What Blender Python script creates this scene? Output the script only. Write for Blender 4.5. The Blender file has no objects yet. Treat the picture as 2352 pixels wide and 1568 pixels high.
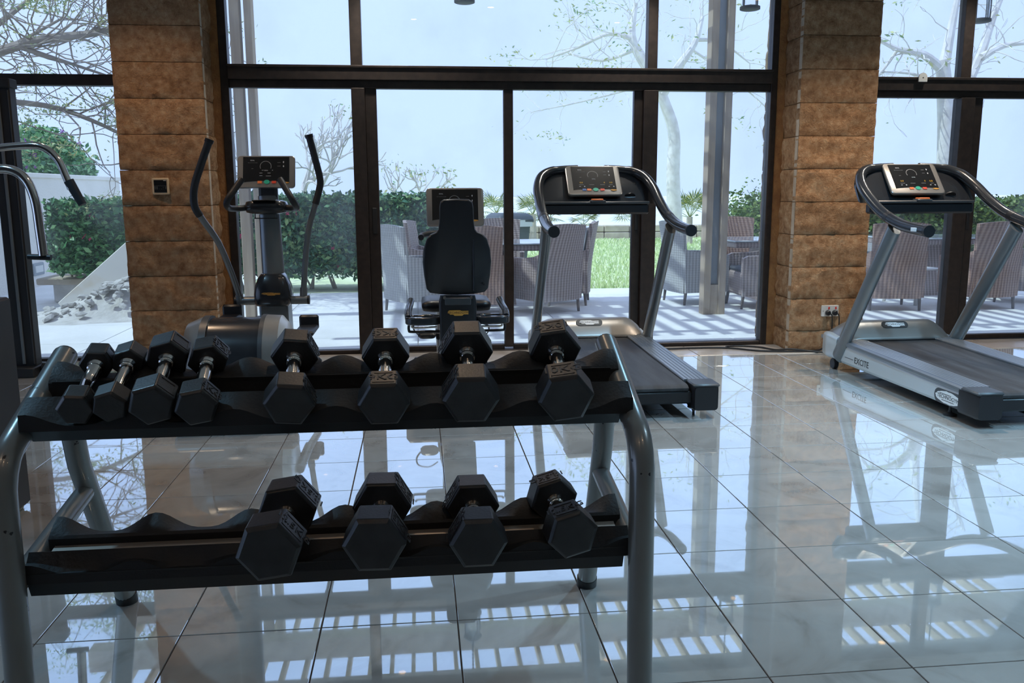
import bpy, bmesh, math, random
import numpy as np
from mathutils import Vector, Matrix, noise as mnoise
R = random.Random(7)
PI = math.pi
S = bpy.context.scene
COL = S.collection

# ------------------------------------------------------------------ camera, sky, sun, exposure
cam_d = bpy.data.cameras.new('camera'); cam = bpy.data.objects.new('camera', cam_d); COL.objects.link(cam)
cam_d.sensor_width = 36.0; cam_d.lens = 30.465; cam_d.clip_start = 0.05; cam_d.clip_end = 500
YAW, PITCH, ROLL = 0.1060, 0.1707, -0.0044
_f = Vector((math.sin(YAW)*math.cos(PITCH), math.cos(YAW)*math.cos(PITCH), -math.sin(PITCH)))
_r = Vector((math.cos(YAW), -math.sin(YAW), 0)); _u = _r.cross(_f)
_r, _u = _r*math.cos(ROLL)+_u*math.sin(ROLL), -_r*math.sin(ROLL)+_u*math.cos(ROLL)
cam.matrix_world = Matrix(((_r.x, _u.x, -_f.x, 0), (_r.y, _u.y, -_f.y, 0), (_r.z, _u.z, -_f.z, 1.3214), (0, 0, 0, 1)))
S.camera = cam
W = bpy.data.worlds.new('sky'); S.world = W; W.use_nodes = True
bg = W.node_tree.nodes['Background']; bg.inputs[0].default_value = (0.71, 0.95, 1.48, 1); bg.inputs[1].default_value = 1.0
sun_d = bpy.data.lights.new('sun', 'SUN'); sun = bpy.data.objects.new('sun', sun_d); COL.objects.link(sun)
sun_d.energy = 2.7; sun_d.color = (0.78, 0.97, 1.0); sun_d.angle = 0.01
SUN_FROM = Vector((-0.60, -0.06, 0.79))
sun.rotation_euler = SUN_FROM.to_track_quat('Z', 'Y').to_euler(); sun.location = (-8, 10, 12)
vs = S.view_settings; vs.view_transform = 'Standard'; vs.look = 'None'; vs.gamma = 1.0; vs.exposure = 0.0; vs.use_curve_mapping = False

# ------------------------------------------------------------------ materials
def nd(nt, t, **kw):
    n = nt.nodes.new(t)
    for k, v in kw.items():
        setattr(n, k, v)
    return n
def M(name, col, rough=0.5, metal=0.0, col2=None, vscale=4.0, vdetail=4.0, bump=0.0, bscale=60.0, ior=1.45, coat=0.0, emit=None, estr=1.0, rnd=0.0, spec=0.5, lo=0.35, hi=0.65, stretch=(1,1,1), sheen=0.0, island=None):
    m = bpy.data.materials.new(name); m.use_nodes = True; nt = m.node_tree
    p = nt.nodes['Principled BSDF']; L = nt.links.new
    p.inputs['Base Color'].default_value = (*col, 1); p.inputs['Roughness'].default_value = rough; p.inputs['Metallic'].default_value = metal
    p.inputs['IOR'].default_value = ior; p.inputs['Coat Weight'].default_value = coat; p.inputs['Specular IOR Level'].default_value = spec
    tc = nd(nt, 'ShaderNodeTexCoord'); mp = nd(nt, 'ShaderNodeMapping'); mp.inputs['Scale'].default_value = stretch; L(tc.outputs['Object'], mp.inputs['Vector'])
    cur = None
    if col2 is not None:
        n = nd(nt, 'ShaderNodeTexNoise'); n.inputs['Scale'].default_value = vscale; n.inputs['Detail'].default_value = vdetail; L(mp.outputs[0], n.inputs['Vector'])
        r = nd(nt, 'ShaderNodeMapRange'); r.inputs['From Min'].default_value = lo; r.inputs['From Max'].default_value = hi; L(n.outputs['Fac'], r.inputs['Value'])
        x = nd(nt, 'ShaderNodeMix', data_type='RGBA'); x.inputs['A'].default_value = (*col, 1); x.inputs['B'].default_value = (*col2, 1); L(r.outputs[0], x.inputs['Factor'])
        cur = x.outputs['Result']
    if island is not None:
        g = nd(nt, 'ShaderNodeNewGeometry'); cr = nd(nt, 'ShaderNodeValToRGB')
        el = cr.color_ramp.elements
        while len(el) < len(island): el.new(0.5)
        for i, c in enumerate(island):
            el[i].position = i/(len(island)-1); el[i].color = (*c, 1)
        L(g.outputs['Random Per Island'], cr.inputs['Fac']); cur = cr.outputs['Color']
    if rnd:
        oi = nd(nt, 'ShaderNodeObjectInfo'); r2 = nd(nt, 'ShaderNodeMapRange'); r2.inputs['To Min'].default_value = 1-rnd; r2.inputs['To Max'].default_value = 1+rnd
        L(oi.outputs['Random'], r2.inputs['Value'])
        h = nd(nt, 'ShaderNodeHueSaturation'); L(r2.outputs[0], h.inputs['Value'])
        if cur is None: h.inputs['Color'].default_value = (*col, 1)
        else: L(cur, h.inputs['Color'])
        cur = h.outputs[0]
    if cur is not None: L(cur, p.inputs['Base Color'])
    if bump:
        n2 = nd(nt, 'ShaderNodeTexNoise'); n2.inputs['Scale'].default_value = bscale; n2.inputs['Detail'].default_value = 6; L(mp.outputs[0], n2.inputs['Vector'])
        b = nd(nt, 'ShaderNodeBump'); b.inputs['Strength'].default_value = bump; b.inputs['Distance'].default_value = 0.02; L(n2.outputs['Fac'], b.inputs['Height']); L(b.outputs[0], p.inputs['Normal'])
    if emit is not None:
        p.inputs['Emission Color'].default_value = (*emit, 1); p.inputs['Emission Strength'].default_value = estr
    return m

def tile_material():
    m = bpy.data.materials.new('polished_marble'); m.use_nodes = True; nt = m.node_tree; L = nt.links.new
    p = nt.nodes['Principled BSDF']
    tc = nd(nt, 'ShaderNodeTexCoord'); oi = nd(nt, 'ShaderNodeObjectInfo')
    geo = nd(nt, 'ShaderNodeNewGeometry')
    ad = nd(nt, 'ShaderNodeVectorMath', operation='ADD'); sc = nd(nt, 'ShaderNodeVectorMath', operation='SCALE'); sc.inputs['Scale'].default_value = 40
    cmb = nd(nt, 'ShaderNodeCombineXYZ'); L(oi.outputs['Random'], cmb.inputs[0]); L(oi.outputs['Random'], cmb.inputs[1]); L(cmb.outputs[0], sc.inputs[0])
    L(tc.outputs['Object'], ad.inputs[0]); L(sc.outputs[0], ad.inputs[1])
    n1 = nd(nt, 'ShaderNodeTexNoise'); n1.inputs['Scale'].default_value = 3.5; n1.inputs['Detail'].default_value = 7; n1.inputs['Distortion'].default_value = 1.2; L(ad.outputs[0], n1.inputs['Vector'])
    cr = nd(nt, 'ShaderNodeValToRGB'); e = cr.color_ramp.elements
    e[0].position = 0.30; e[0].color = (0.44, 0.41, 0.38, 1); e[1].position = 0.62; e[1].color = (0.62, 0.60, 0.57, 1)
    x = e.new(0.44); x.color = (0.56, 0.535, 0.505, 1)
    L(n1.outputs['Fac'], cr.inputs['Fac'])
    r2 = nd(nt, 'ShaderNodeMapRange'); r2.inputs['To Min'].default_value = 0.95; r2.inputs['To Max'].default_value = 1.05; L(oi.outputs['Random'], r2.inputs['Value'])
    h = nd(nt, 'ShaderNodeHueSaturation'); L(r2.outputs[0], h.inputs['Value']); L(cr.outputs[0], h.inputs['Color']); L(h.outputs[0], p.inputs['Base Color'])
    # smeared, scuffed polish
    mp = nd(nt, 'ShaderNodeMapping'); mp.inputs['Scale'].default_value = (2.0, 14.0, 1); mp.inputs['Rotation'].default_value = (0, 0, 0.5); L(geo.outputs['Position'], mp.inputs['Vector'])
    n2 = nd(nt, 'ShaderNodeTexNoise'); n2.inputs['Scale'].default_value = 2.2; n2.inputs['Detail'].default_value = 6; n2.inputs['Distortion'].default_value = 1.0; L(mp.outputs[0], n2.inputs['Vector'])
    r3 = nd(nt, 'ShaderNodeMapRange'); r3.inputs['From Min'].default_value = 0.35; r3.inputs['From Max'].default_value = 0.75; r3.inputs['To Min'].default_value = 0.015; r3.inputs['To Max'].default_value = 0.085; L(n2.outputs['Fac'], r3.inputs['Value'])
    L(r3.outputs[0], p.inputs['Roughness'])
    p.inputs['IOR'].default_value = 1.5
    gl = nd(nt, 'ShaderNodeBsdfGlossy'); gl.inputs['Color'].default_value = (0.84, 0.96, 1.0, 1); r4 = nd(nt, 'ShaderNodeMath', operation='MULTIPLY'); r4.inputs[1].default_value = 0.45; L(r3.outputs[0], r4.inputs[0]); L(r4.outputs[0], gl.inputs['Roughness'])
    fr = nd(nt, 'ShaderNodeFresnel'); fr.inputs['IOR'].default_value = 1.5; fm = nd(nt, 'ShaderNodeMath', operation='MULTIPLY_ADD'); fm.inputs[1].default_value = 0.60; fm.inputs[2].default_value = 0.38; L(fr.outputs[0], fm.inputs[0])
    mx = nd(nt, 'ShaderNodeMixShader'); L(fm.outputs[0], mx.inputs[0]); L(p.outputs[0], mx.inputs[1]); L(gl.outputs[0], mx.inputs[2]); L(mx.outputs[0], nt.nodes['Material Output'].inputs['Surface'])
    return m

def stone_material(name, a, b, c):
    m = bpy.data.materials.new(name); m.use_nodes = True; nt = m.node_tree; L = nt.links.new
    p = nt.nodes['Principled BSDF']; p.inputs['Roughness'].default_value = 0.9; p.inputs['Specular IOR Level'].default_value = 0.25
    geo = nd(nt, 'ShaderNodeNewGeometry')
    n1 = nd(nt, 'ShaderNodeTexNoise'); n1.inputs['Scale'].default_value = 17; n1.inputs['Detail'].default_value = 12; n1.inputs['Roughness'].default_value = 0.65; L(geo.outputs['Position'], n1.inputs['Vector'])
    cr = nd(nt, 'ShaderNodeValToRGB'); e = cr.color_ramp.elements
    e[0].position = 0.28; e[0].color = (*a, 1); e[1].position = 0.76; e[1].color = (*c, 1); x = e.new(0.5); x.color = (*b, 1)
    L(n1.outputs['Fac'], cr.inputs['Fac'])
    oi = nd(nt, 'ShaderNodeObjectInfo'); r2 = nd(nt, 'ShaderNodeMapRange'); r2.inputs['To Min'].default_value = 0.88; r2.inputs['To Max'].default_value = 1.12; L(oi.outputs['Random'], r2.inputs['Value'])
    h = nd(nt, 'ShaderNodeHueSaturation'); L(r2.outputs[0], h.inputs['Value']); L(cr.outputs[0], h.inputs['Color']); L(h.outputs[0], p.inputs['Base Color'])
    n2 = nd(nt, 'ShaderNodeTexNoise'); n2.inputs['Scale'].default_value = 48; n2.inputs['Detail'].default_value = 10; n2.inputs['Roughness'].default_value = 0.68; n2.inputs['Distortion'].default_value = 0.8; L(geo.outputs['Position'], n2.inputs['Vector'])
    bp = nd(nt, 'ShaderNodeBump'); bp.inputs['Strength'].default_value = 1.0; bp.inputs['Distance'].default_value = 0.03; L(n2.outputs['Fac'], bp.inputs['Height']); L(bp.outputs[0], p.inputs['Normal'])
    return m

def wicker_material(name, a, b, k=150.0, kz=220.0):
    m = bpy.data.materials.new(name); m.use_nodes = True; nt = m.node_tree; L = nt.links.new
    p = nt.nodes['Principled BSDF']; p.inputs['Roughness'].default_value = 0.6
    tc = nd(nt, 'ShaderNodeTexCoord'); sp = nd(nt, 'ShaderNodeSeparateXYZ'); L(tc.outputs['Object'], sp.inputs[0])
    def mth(op, *a):
        n = nd(nt, 'ShaderNodeMath', operation=op)
        for i, v in enumerate(a):
            if isinstance(v, (int, float)): n.inputs[i].default_value = v
            else: L(v, n.inputs[i])
        return n.outputs[0]
    s1 = mth('SINE', mth('MULTIPLY', mth('ADD', sp.outputs[0], sp.outputs[1]), k))
    s2 = mth('SINE', mth('MULTIPLY', sp.outputs[2], kz))
    v = mth('ADD', mth('MULTIPLY', s1, 0.38), mth('MULTIPLY', s2, 0.12)); v = mth('ADD', v, 0.5)
    x = nd(nt, 'ShaderNodeMix', data_type='RGBA'); x.inputs['A'].default_value = (*a, 1); x.inputs['B'].default_value = (*b, 1); L(v, x.inputs['Factor']); L(x.outputs['Result'], p.inputs['Base Color'])
    bp = nd(nt, 'ShaderNodeBump'); bp.inputs['Strength'].default_value = 0.6; bp.inputs['Distance'].default_value = 0.01; L(v, bp.inputs['Height']); L(bp.outputs[0], p.inputs['Normal'])
    return m

def glass_material():
    m = bpy.data.materials.new('window_glass'); m.use_nodes = True; nt = m.node_tree; L = nt.links.new
    for n in list(nt.nodes): nt.nodes.remove(n)
    o = nd(nt, 'ShaderNodeOutputMaterial'); t = nd(nt, 'ShaderNodeBsdfTransparent'); t.inputs[0].default_value = (0.99, 0.995, 1.0, 1)
    g = nd(nt, 'ShaderNodeBsdfGlossy'); g.inputs['Roughness'].default_value = 0.0; g.inputs[0].default_value = (0.9, 0.95, 1, 1)
    fr = nd(nt, 'ShaderNodeFresnel'); fr.inputs['IOR'].default_value = 1.45
    mx = nd(nt, 'ShaderNodeMixShader'); L(fr.outputs[0], mx.inputs[0]); L(t.outputs[0], mx.inputs[1]); L(g.outputs[0], mx.inputs[2])
    # a thin film of dust, streaky and speckled
    geo = nd(nt, 'ShaderNodeNewGeometry')
    n1 = nd(nt, 'ShaderNodeTexNoise'); n1.inputs['Scale'].default_value = 1.6; n1.inputs['Detail'].default_value = 5; L(geo.outputs['Position'], n1.inputs['Vector'])
    n2 = nd(nt, 'ShaderNodeTexVoronoi'); n2.inputs['Scale'].default_value = 28; L(geo.outputs['Position'], n2.inputs['Vector'])
    r1 = nd(nt, 'ShaderNodeMapRange'); r1.inputs['From Min'].default_value = 0.42; r1.inputs['From Max'].default_value = 0.75; r1.inputs['To Min'].default_value = 0.02; r1.inputs['To Max'].default_value = 0.12; L(n1.outputs['Fac'], r1.inputs['Value'])
    r2 = nd(nt, 'ShaderNodeMapRange'); r2.inputs['From Min'].default_value = 0.0; r2.inputs['From Max'].default_value = 0.10; r2.inputs['To Min'].default_value = 0.16; r2.inputs['To Max'].default_value = 0.0; L(n2.outputs['Distance'], r2.inputs['Value'])
    ad = nd(nt, 'ShaderNodeMath', operation='ADD'); L(r1.outputs[0], ad.inputs[0]); L(r2.outputs[0], ad.inputs[1])
    d = nd(nt, 'ShaderNodeBsdfTranslucent'); d.inputs[0].default_value = (0.85, 0.87, 0.9, 1)
    mx2 = nd(nt, 'ShaderNodeMixShader'); L(ad.outputs[0], mx2.inputs[0]); L(mx.outputs[0], mx2.inputs[1]); L(d.outputs[0], mx2.inputs[2])
    L(mx2.outputs[0], o.inputs['Surface'])
    return m

def chipped_paint(name, col, chip):
    m = M(name, col, 0.28, 0.35, coat=0.4); nt = m.node_tree; L = nt.links.new; p = nt.nodes['Principled BSDF']
    geo = nd(nt, 'ShaderNodeNewGeometry'); n = nd(nt, 'ShaderNodeTexNoise'); n.inputs['Scale'].default_value = 26; n.inputs['Detail'].default_value = 3; L(geo.outputs['Position'], n.inputs['Vector'])
    n3 = nd(nt, 'ShaderNodeTexNoise'); n3.inputs['Scale'].default_value = 3.5; L(geo.outputs['Position'], n3.inputs['Vector'])
    ad = nd(nt, 'ShaderNodeMath', operation='MULTIPLY_ADD'); ad.inputs[1].default_value = 0.35; L(n3.outputs['Fac'], ad.inputs[0]); L(n.outputs['Fac'], ad.inputs[2])
    r = nd(nt, 'ShaderNodeMapRange'); r.inputs['From Min'].default_value = 0.885; r.inputs['From Max'].default_value = 0.90; L(ad.outputs[0], r.inputs['Value'])
    x = nd(nt, 'ShaderNodeMix', data_type='RGBA'); x.inputs['A'].default_value = (*col, 1); x.inputs['B'].default_value = (*chip, 1); L(r.outputs[0], x.inputs['Factor']); L(x.outputs['Result'], p.inputs['Base Color'])
    return m

MT = {}
MT['tile'] = tile_material()
MT['grout'] = M('grout', (0.06, 0.035, 0.025), 0.9)
MT['threshold'] = M('threshold_marble', (0.55, 0.50, 0.45), 0.16, col2=(0.42, 0.36, 0.31), vscale=5, coat=0.6, lo=0.45, hi=0.75)
MT['stone'] = stone_material('quarry_stone', (0.25, 0.12, 0.055), (0.46, 0.27, 0.145), (0.64, 0.46, 0.29))
MT['stone_edge'] = M('sawn_stone', (0.50, 0.42, 0.33), 0.85, col2=(0.40, 0.32, 0.24), vscale=12, bump=0.2)
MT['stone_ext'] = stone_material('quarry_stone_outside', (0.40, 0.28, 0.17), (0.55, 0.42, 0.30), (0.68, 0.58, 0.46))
MT['mortar'] = M('mortar', (0.12, 0.09, 0.07), 0.95)
MT['filler'] = M('orange_filler', (0.36, 0.17, 0.06), 0.7, col2=(0.25, 0.11, 0.04), vscale=14, bump=0.3)
MT['frame'] = M('bronze_aluminium', (0.030, 0.024, 0.022), 0.42, 0.3, col2=(0.045, 0.034, 0.03), vscale=20)
MT['rubber_seal'] = M('rubber_seal', (0.012, 0.012, 0.014), 0.6)
MT['glass'] = glass_material()
MT['plaster'] = M('interior_plaster', (0.42, 0.36, 0.30), 0.9, bump=0.1)
MT['ceiling'] = M('ceiling_paint', (0.50, 0.46, 0.42), 0.9)
MT['tube'] = chipped_paint('silver_tube_paint', (0.22, 0.225, 0.22), (0.02, 0.02, 0.025))
MT['steel_tray'] = M('tray_steel', (0.40, 0.35, 0.30), 0.4, 0.5)
MT['saddle'] = M('saddle_rubber', (0.012, 0.013, 0.015), 0.55, bump=0.12, bscale=120)
MT['black_steel'] = M('black_steel', (0.010, 0.011, 0.013), 0.5)
MT['hex_rubber'] = M('hex_rubber', (0.011, 0.012, 0.014), 0.36, ior=1.6, col2=(0.022, 0.024, 0.027), vscale=18, bump=0.06, bscale=150)
MT['chrome'] = M('chrome', (0.75, 0.73, 0.70), 0.12, 1.0)
MT['black_plastic'] = M('black_plastic', (0.012, 0.013, 0.016), 0.38)
MT['black_soft'] = M('black_soft_grip', (0.016, 0.018, 0.022), 0.5, bump=0.08, bscale=200)
MT['dark_gloss'] = M('dark_gloss_plastic', (0.018, 0.021, 0.026), 0.22, coat=0.3)
MT['silver'] = M('silver_plastic', (0.27, 0.265, 0.255), 0.33, 0.55)
MT['silver_light'] = M('pale_silver_plastic', (0.52, 0.56, 0.58), 0.32, 0.25)
MT['grey_upright'] = M('grey_upright', (0.20, 0.22, 0.235), 0.30, 0.6)
MT['dark_grey'] = M('dark_grey_plastic', (0.045, 0.05, 0.056), 0.4)
MT['screen'] = M('screen_black', (0.006, 0.007, 0.009), 0.25)
MT['belt'] = M('running_belt', (0.016, 0.018, 0.022), 0.55, col2=(0.045, 0.05, 0.058), vscale=3, stretch=(6, 0.6, 1), bump=0.35, bscale=300)
MT['ribbed'] = M('ribbed_alu', (0.26, 0.285, 0.31), 0.34, 0.7)
MT['orange'] = M('orange_key', (0.62, 0.16, 0.05), 0.45, emit=(0.8, 0.16, 0.03), estr=0.10)
MT['red'] = M('red_key', (0.55, 0.06, 0.03), 0.45, emit=(0.7, 0.05, 0.02), estr=0.10)
MT['green'] = M('green_key', (0.02, 0.30, 0.20), 0.45, emit=(0.01, 0.35, 0.22), estr=0.15)
MT['blue'] = M('blue_key', (0.03, 0.10, 0.30), 0.45, emit=(0.02, 0.08, 0.3), estr=0.10)
MT['amber'] = M('amber_led', (0.3, 0.18, 0.01), 0.5, emit=(0.7, 0.42, 0.02), estr=0.22)
MT['print_white'] = M('white_print', (0.55, 0.57, 0.6), 0.6)
MT['print_dim'] = M('grey_print', (0.22, 0.23, 0.24), 0.6)
MT['logo_yellow'] = M('yellow_logo', (0.62, 0.30, 0.05), 0.5)
MT['logo_white'] = M('white_logo', (0.72, 0.74, 0.76), 0.5)
MT['logo_dark'] = M('dark_logo', (0.02, 0.022, 0.025), 0.5)
MT['engrave'] = M('engraved_rubber', (0.055, 0.058, 0.062), 0.5)
MT['vinyl'] = M('black_vinyl', (0.010, 0.011, 0.014), 0.36, bump=0.05, bscale=250)
MT['shroud'] = M('charcoal_shroud', (0.035, 0.033, 0.035), 0.5)
MT['cream_plastic'] = M('cream_plastic', (0.52, 0.40, 0.26), 0.5)
MT['white_plastic'] = M('white_plastic', (0.62, 0.62, 0.60), 0.4)
MT['neon_red'] = M('red_switch', (0.25, 0.01, 0.01), 0.4, emit=(0.5, 0.02, 0.01), estr=0.3)
MT['cable'] = M('black_cable', (0.012, 0.012, 0.014), 0.45)
# outdoors
MT['paving'] = M('terrace_paving', (0.86, 0.86, 0.85), 0.85, col2=(0.78, 0.78, 0.77), vscale=1.6, bump=0.25, bscale=25, rnd=0.04)
MT['paving_joint'] = M('paving_joint', (0.5, 0.46, 0.42), 0.95)
MT['plaster_wall'] = M('garden_wall_render', (0.80, 0.76, 0.71), 0.95, bump=0.5, bscale=40, col2=(0.74, 0.70, 0.65), vscale=2)
MT['lawn'] = M('lawn', (0.66, 0.76, 0.42), 0.9, col2=(0.78, 0.82, 0.55), vscale=1.3, bump=0.5, bscale=30)
MT['grass'] = M('grass', (0.2, 0.3, 0.06), 0.8, island=[(0.45, 0.60, 0.26), (0.62, 0.74, 0.38), (0.80, 0.84, 0.52)])
MT['pale_ground'] = M('pale_ground', (0.82, 0.84, 0.84), 0.95, col2=(0.76, 0.78, 0.77), vscale=0.2)
MT['leaf_hedge'] = M('hedge_leaf', (0.05, 0.12, 0.04), 0.45, island=[(0.02, 0.085, 0.05), (0.065, 0.20, 0.10), (0.13, 0.30, 0.13), (0.30, 0.44, 0.17)])
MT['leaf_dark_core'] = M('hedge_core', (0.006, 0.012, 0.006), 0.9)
MT['leaf_sunny'] = M('sunny_leaf', (0.1, 0.2, 0.04), 0.45, island=[(0.05, 0.11, 0.02), (0.13, 0.22, 0.04), (0.26, 0.33, 0.08)])
MT['leaf_bush'] = M('bush_leaf', (0.06, 0.15, 0.05), 0.4, island=[(0.03, 0.12, 0.05), (0.09, 0.27, 0.10), (0.17, 0.40, 0.15), (0.28, 0.48, 0.20)])
MT['leaf_tree'] = M('feathery_leaf', (0.25, 0.32, 0.10), 0.6, island=[(0.24, 0.40, 0.20), (0.45, 0.52, 0.24), (0.60, 0.58, 0.25)])
MT['flower_pink'] = M('pink_petal', (0.55, 0.03, 0.13), 0.5)
MT['flower_purple'] = M('purple_petal', (0.36, 0.04, 0.46), 0.5)
MT['flower_yellow'] = M('yellow_petal', (0.75, 0.55, 0.05), 0.6)
MT['bark'] = M('bark', (0.60, 0.53, 0.47), 0.9, col2=(0.48, 0.41, 0.35), vscale=8, bump=0.4, bscale=30)
MT['bark_brown'] = M('brown_bark', (0.38, 0.33, 0.28), 0.9, col2=(0.30, 0.25, 0.21), vscale=8)
MT['bark_pale'] = M('pale_bark', (0.80, 0.77, 0.74), 0.9, col2=(0.66, 0.62, 0.58), vscale=6, bump=0.3, bscale=25)
MT['wood_post'] = M('pergola_timber', (0.52, 0.42, 0.32), 0.7, col2=(0.42, 0.33, 0.25), vscale=3, stretch=(8, 8, 0.6), bump=0.1)
MT['wood_slat'] = M('pergola_slat_timber', (0.62, 0.47, 0.29), 0.7, col2=(0.54, 0.39, 0.23), vscale=3, stretch=(8, 0.6, 8))
MT['post_steel'] = M('post_steel', (0.34, 0.38, 0.42), 0.5, 0.3)
MT['iron'] = M('lantern_iron', (0.03, 0.03, 0.034), 0.6)
MT['wicker'] = wicker_material('wicker_brown', (0.22, 0.165, 0.155), (0.50, 0.41, 0.38))
MT['wicker_grey'] = wicker_material('wicker_grey', (0.36, 0.36, 0.36), (0.62, 0.62, 0.62))
MT['wicker_red'] = wicker_material('wicker_red_brown', (0.22, 0.12, 0.09), (0.50, 0.33, 0.25))
MT['chair_leg'] = M('chair_leg', (0.14, 0.12, 0.115), 0.5)
MT['cushion'] = M('dark_cushion', (0.06, 0.065, 0.075), 0.9)
MT['table_glass'] = M('table_top_glass', (0.55, 0.60, 0.64), 0.08, coat=0.5)
MT['bin_plastic'] = M('bin_plastic', (0.07, 0.085, 0.10), 0.5)
MT['bag_white'] = M('bin_liner', (0.65, 0.68, 0.72), 0.4)
MT['concrete'] = M('broken_concrete', (0.72, 0.70, 0.67), 0.95, col2=(0.56, 0.54, 0.51), vscale=7, bump=0.6, bscale=25, rnd=0.12)
MT['slab'] = M('pale_slab', (0.80, 0.78, 0.73), 0.9, col2=(0.70, 0.60, 0.45), vscale=2.2, lo=0.58, hi=0.72)
MT['edging'] = M('edging_stone', (0.60, 0.52, 0.42), 0.9, col2=(0.46, 0.38, 0.29), vscale=5)
MT['vent_metal'] = M('wall_light_metal', (0.25, 0.28, 0.31), 0.5, 0.3)
MT['lens_warm'] = M('lamp_lens', (0.8, 0.6, 0.4), 0.4, emit=(1.0, 0.50, 0.18), estr=14.0)
MT['palm_leaf'] = M('palm_leaf', (0.15, 0.2, 0.05), 0.5, island=[(0.10, 0.17, 0.05), (0.22, 0.28, 0.07), (0.42, 0.40, 0.10)])

# ------------------------------------------------------------------ mesh helpers
class B:
    def __init__(s): s.v = []; s.f = []
    def add(s, vs, fs):
        o = len(s.v); s.v += [tuple(q) for q in vs]; s.f += [tuple(i+o for i in q) for q in fs]; return s
    def box(s, x0, x1, y0, y1, z0, z1, mat=None):
        vs = [(x, y, z) for z in (z0, z1) for y in (y0, y1) for x in (x0, x1)]
        if mat is not None: vs = [tuple(mat @ Vector(q)) for q in vs]
        return s.add(vs, [(0, 2, 3, 1), (4, 5, 7, 6), (0, 1, 5, 4), (2, 6, 7, 3), (0, 4, 6, 2), (1, 3, 7, 5)])
    def cbox(s, x0, x1, y0, y1, z0, z1, c=0.005):
        # box with chamfered edges: three stacked rings
        def ring(z, i): return [(x0+i, y0+i, z), (x1-i, y0+i, z), (x1-i, y1-i, z), (x0+i, y1-i, z)]
        def oct_(z, i): return [(x0+c+i, y0+i, z), (x1-c-i, y0+i, z), (x1-i, y0+c+i, z), (x1-i, y1-c-i, z), (x1-c-i, y1-i, z), (x0+c+i, y1-i, z), (x0+i, y1-c-i, z), (x0+i, y0+c+i, z)]
        return s.loft([oct_(z0, c*0.8), oct_(z0+c, 0), oct_(z1-c, 0), oct_(z1, c*0.8)])
    def loft(s, rings, cap=True, closed=True):
        n = len(rings[0]); o = len(s.v)
        for r in rings: s.v += [tuple(q) for q in r]
        m = n if closed else n-1
        for i in range(len(rings)-1):
            for j in range(m):
                a = o+i*n+j; b = o+i*n+(j+1) % n
                s.f.append((a, b, b+n, a+n))
        if cap and closed:
            s.f.append(tuple(o+j for j in reversed(range(n)))); s.f.append(tuple(o+(len(rings)-1)*n+j for j in range(n)))
        return s
    def sweep(s, path, rx, ry=None, n=12, up=Vector((0, 0, 1)), cap=True):
        P = [Vector(q) for q in path]; K = len(P)
        rx = rx if isinstance(rx, (list, tuple)) else [rx]*K
        ry = rx if ry is None else (ry if isinstance(ry, (list, tuple)) else [ry]*K)
        rings = []; prev = None
        for i in range(K):
            t = (P[min(i+1, K-1)]-P[max(i-1, 0)]).normalized()
            if prev is None:
                a = t.cross(up)
                if a.length < 1e-3: a = t.cross(Vector((0, 1, 0)))
                a.normalize()
            else:
                a = (prev - t*prev.dot(t)).normalized()
            prev = a; b = a.cross(t).normalized()
            rings.append([P[i]+a*(rx[i]*math.cos(2*PI*k/n))+b*(ry[i]*math.sin(2*PI*k/n)) for k in range(n)])
        return s.loft(rings, cap)
    def cyl(s, p0, p1, r, r1=None, n=16): return s.sweep([p0, p1], [r, r if r1 is None else r1], n=n)
    def prism(s, poly, axis, a, b):
        # poly in the two other axes; axis 'x','y','z'
        def pt(q, w):
            return {'x': (w, q[0], q[1]), 'y': (q[0], w, q[1]), 'z': (q[0], q[1], w)}[axis]
        n = len(poly); o = len(s.v)
        s.v += [pt(q, a) for q in poly]+[pt(q, b) for q in poly]
        s.f += [(o+i, o+(i+1) % n, o+n+(i+1) % n, o+n+i) for i in range(n)]
        s.f += [tuple(o+i for i in reversed(range(n))), tuple(o+n+i for i in range(n))]
        return s
    def lathe(s, prof, c, axis='z', n=20):
        rings = []
        for r, h in prof:
            ring = []
            for k in range(n):
                a = 2*PI*k/n; u, v = r*math.cos(a), r*math.sin(a)
                ring.append({'z': (c[0]+u, c[1]+v, c[2]+h), 'y': (c[0]+u, c[1]+h, c[2]+v), 'x': (c[0]+h, c[1]+u, c[2]+v)}[axis])
            rings.append(ring)
        return s.loft(rings)
    def mesh(s, name, fix=True):
        me = bpy.data.meshes.new(name); me.from_pydata(s.v, [], s.f)
        if fix:
            bm = bmesh.new(); bm.from_mesh(me); bmesh.ops.recalc_face_normals(bm, faces=bm.faces); bm.to_mesh(me); bm.free()
        return me
def obj(name, b, mat, parent=None, smooth=35, bevel=0, fix=True):
    me = b.mesh(name, fix) if isinstance(b, B) else b
    if len(me.materials) == 0: me.materials.append(MT[mat] if isinstance(mat, str) else mat)
    o = bpy.data.objects.new(name, me); COL.objects.link(o); o.parent = parent
    if smooth:
        me.polygons.foreach_set('use_smooth', [True]*len(me.polygons))
        me.set_sharp_from_angle(angle=math.radians(smooth))
    if bevel:
        md = o.modifiers.new('edge', 'BEVEL'); md.width = bevel; md.segments = 2; md.limit_method = 'ANGLE'; md.angle_limit = math.radians(40)
    return o
def tag(o, label, cat=None, group=None, kind=None):
    o['label'] = label
    if cat: o['category'] = cat
    if group: o['group'] = group
    if kind: o['kind'] = kind
    return o
def thing(name, label, cat, loc=(0, 0, 0), rotz=0, group=None, kind=None):
    o = bpy.data.objects.new(name, None); COL.objects.link(o); o.location = loc; o.rotation_euler = (0, 0, rotz); o.empty_display_size = 0.1
    return tag(o, label, cat, group, kind)
def struct(name, b, mat, label, **kw):
    o = obj(name, b, mat, **kw); o['kind'] = 'structure'; o['label'] = label; return o
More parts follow.
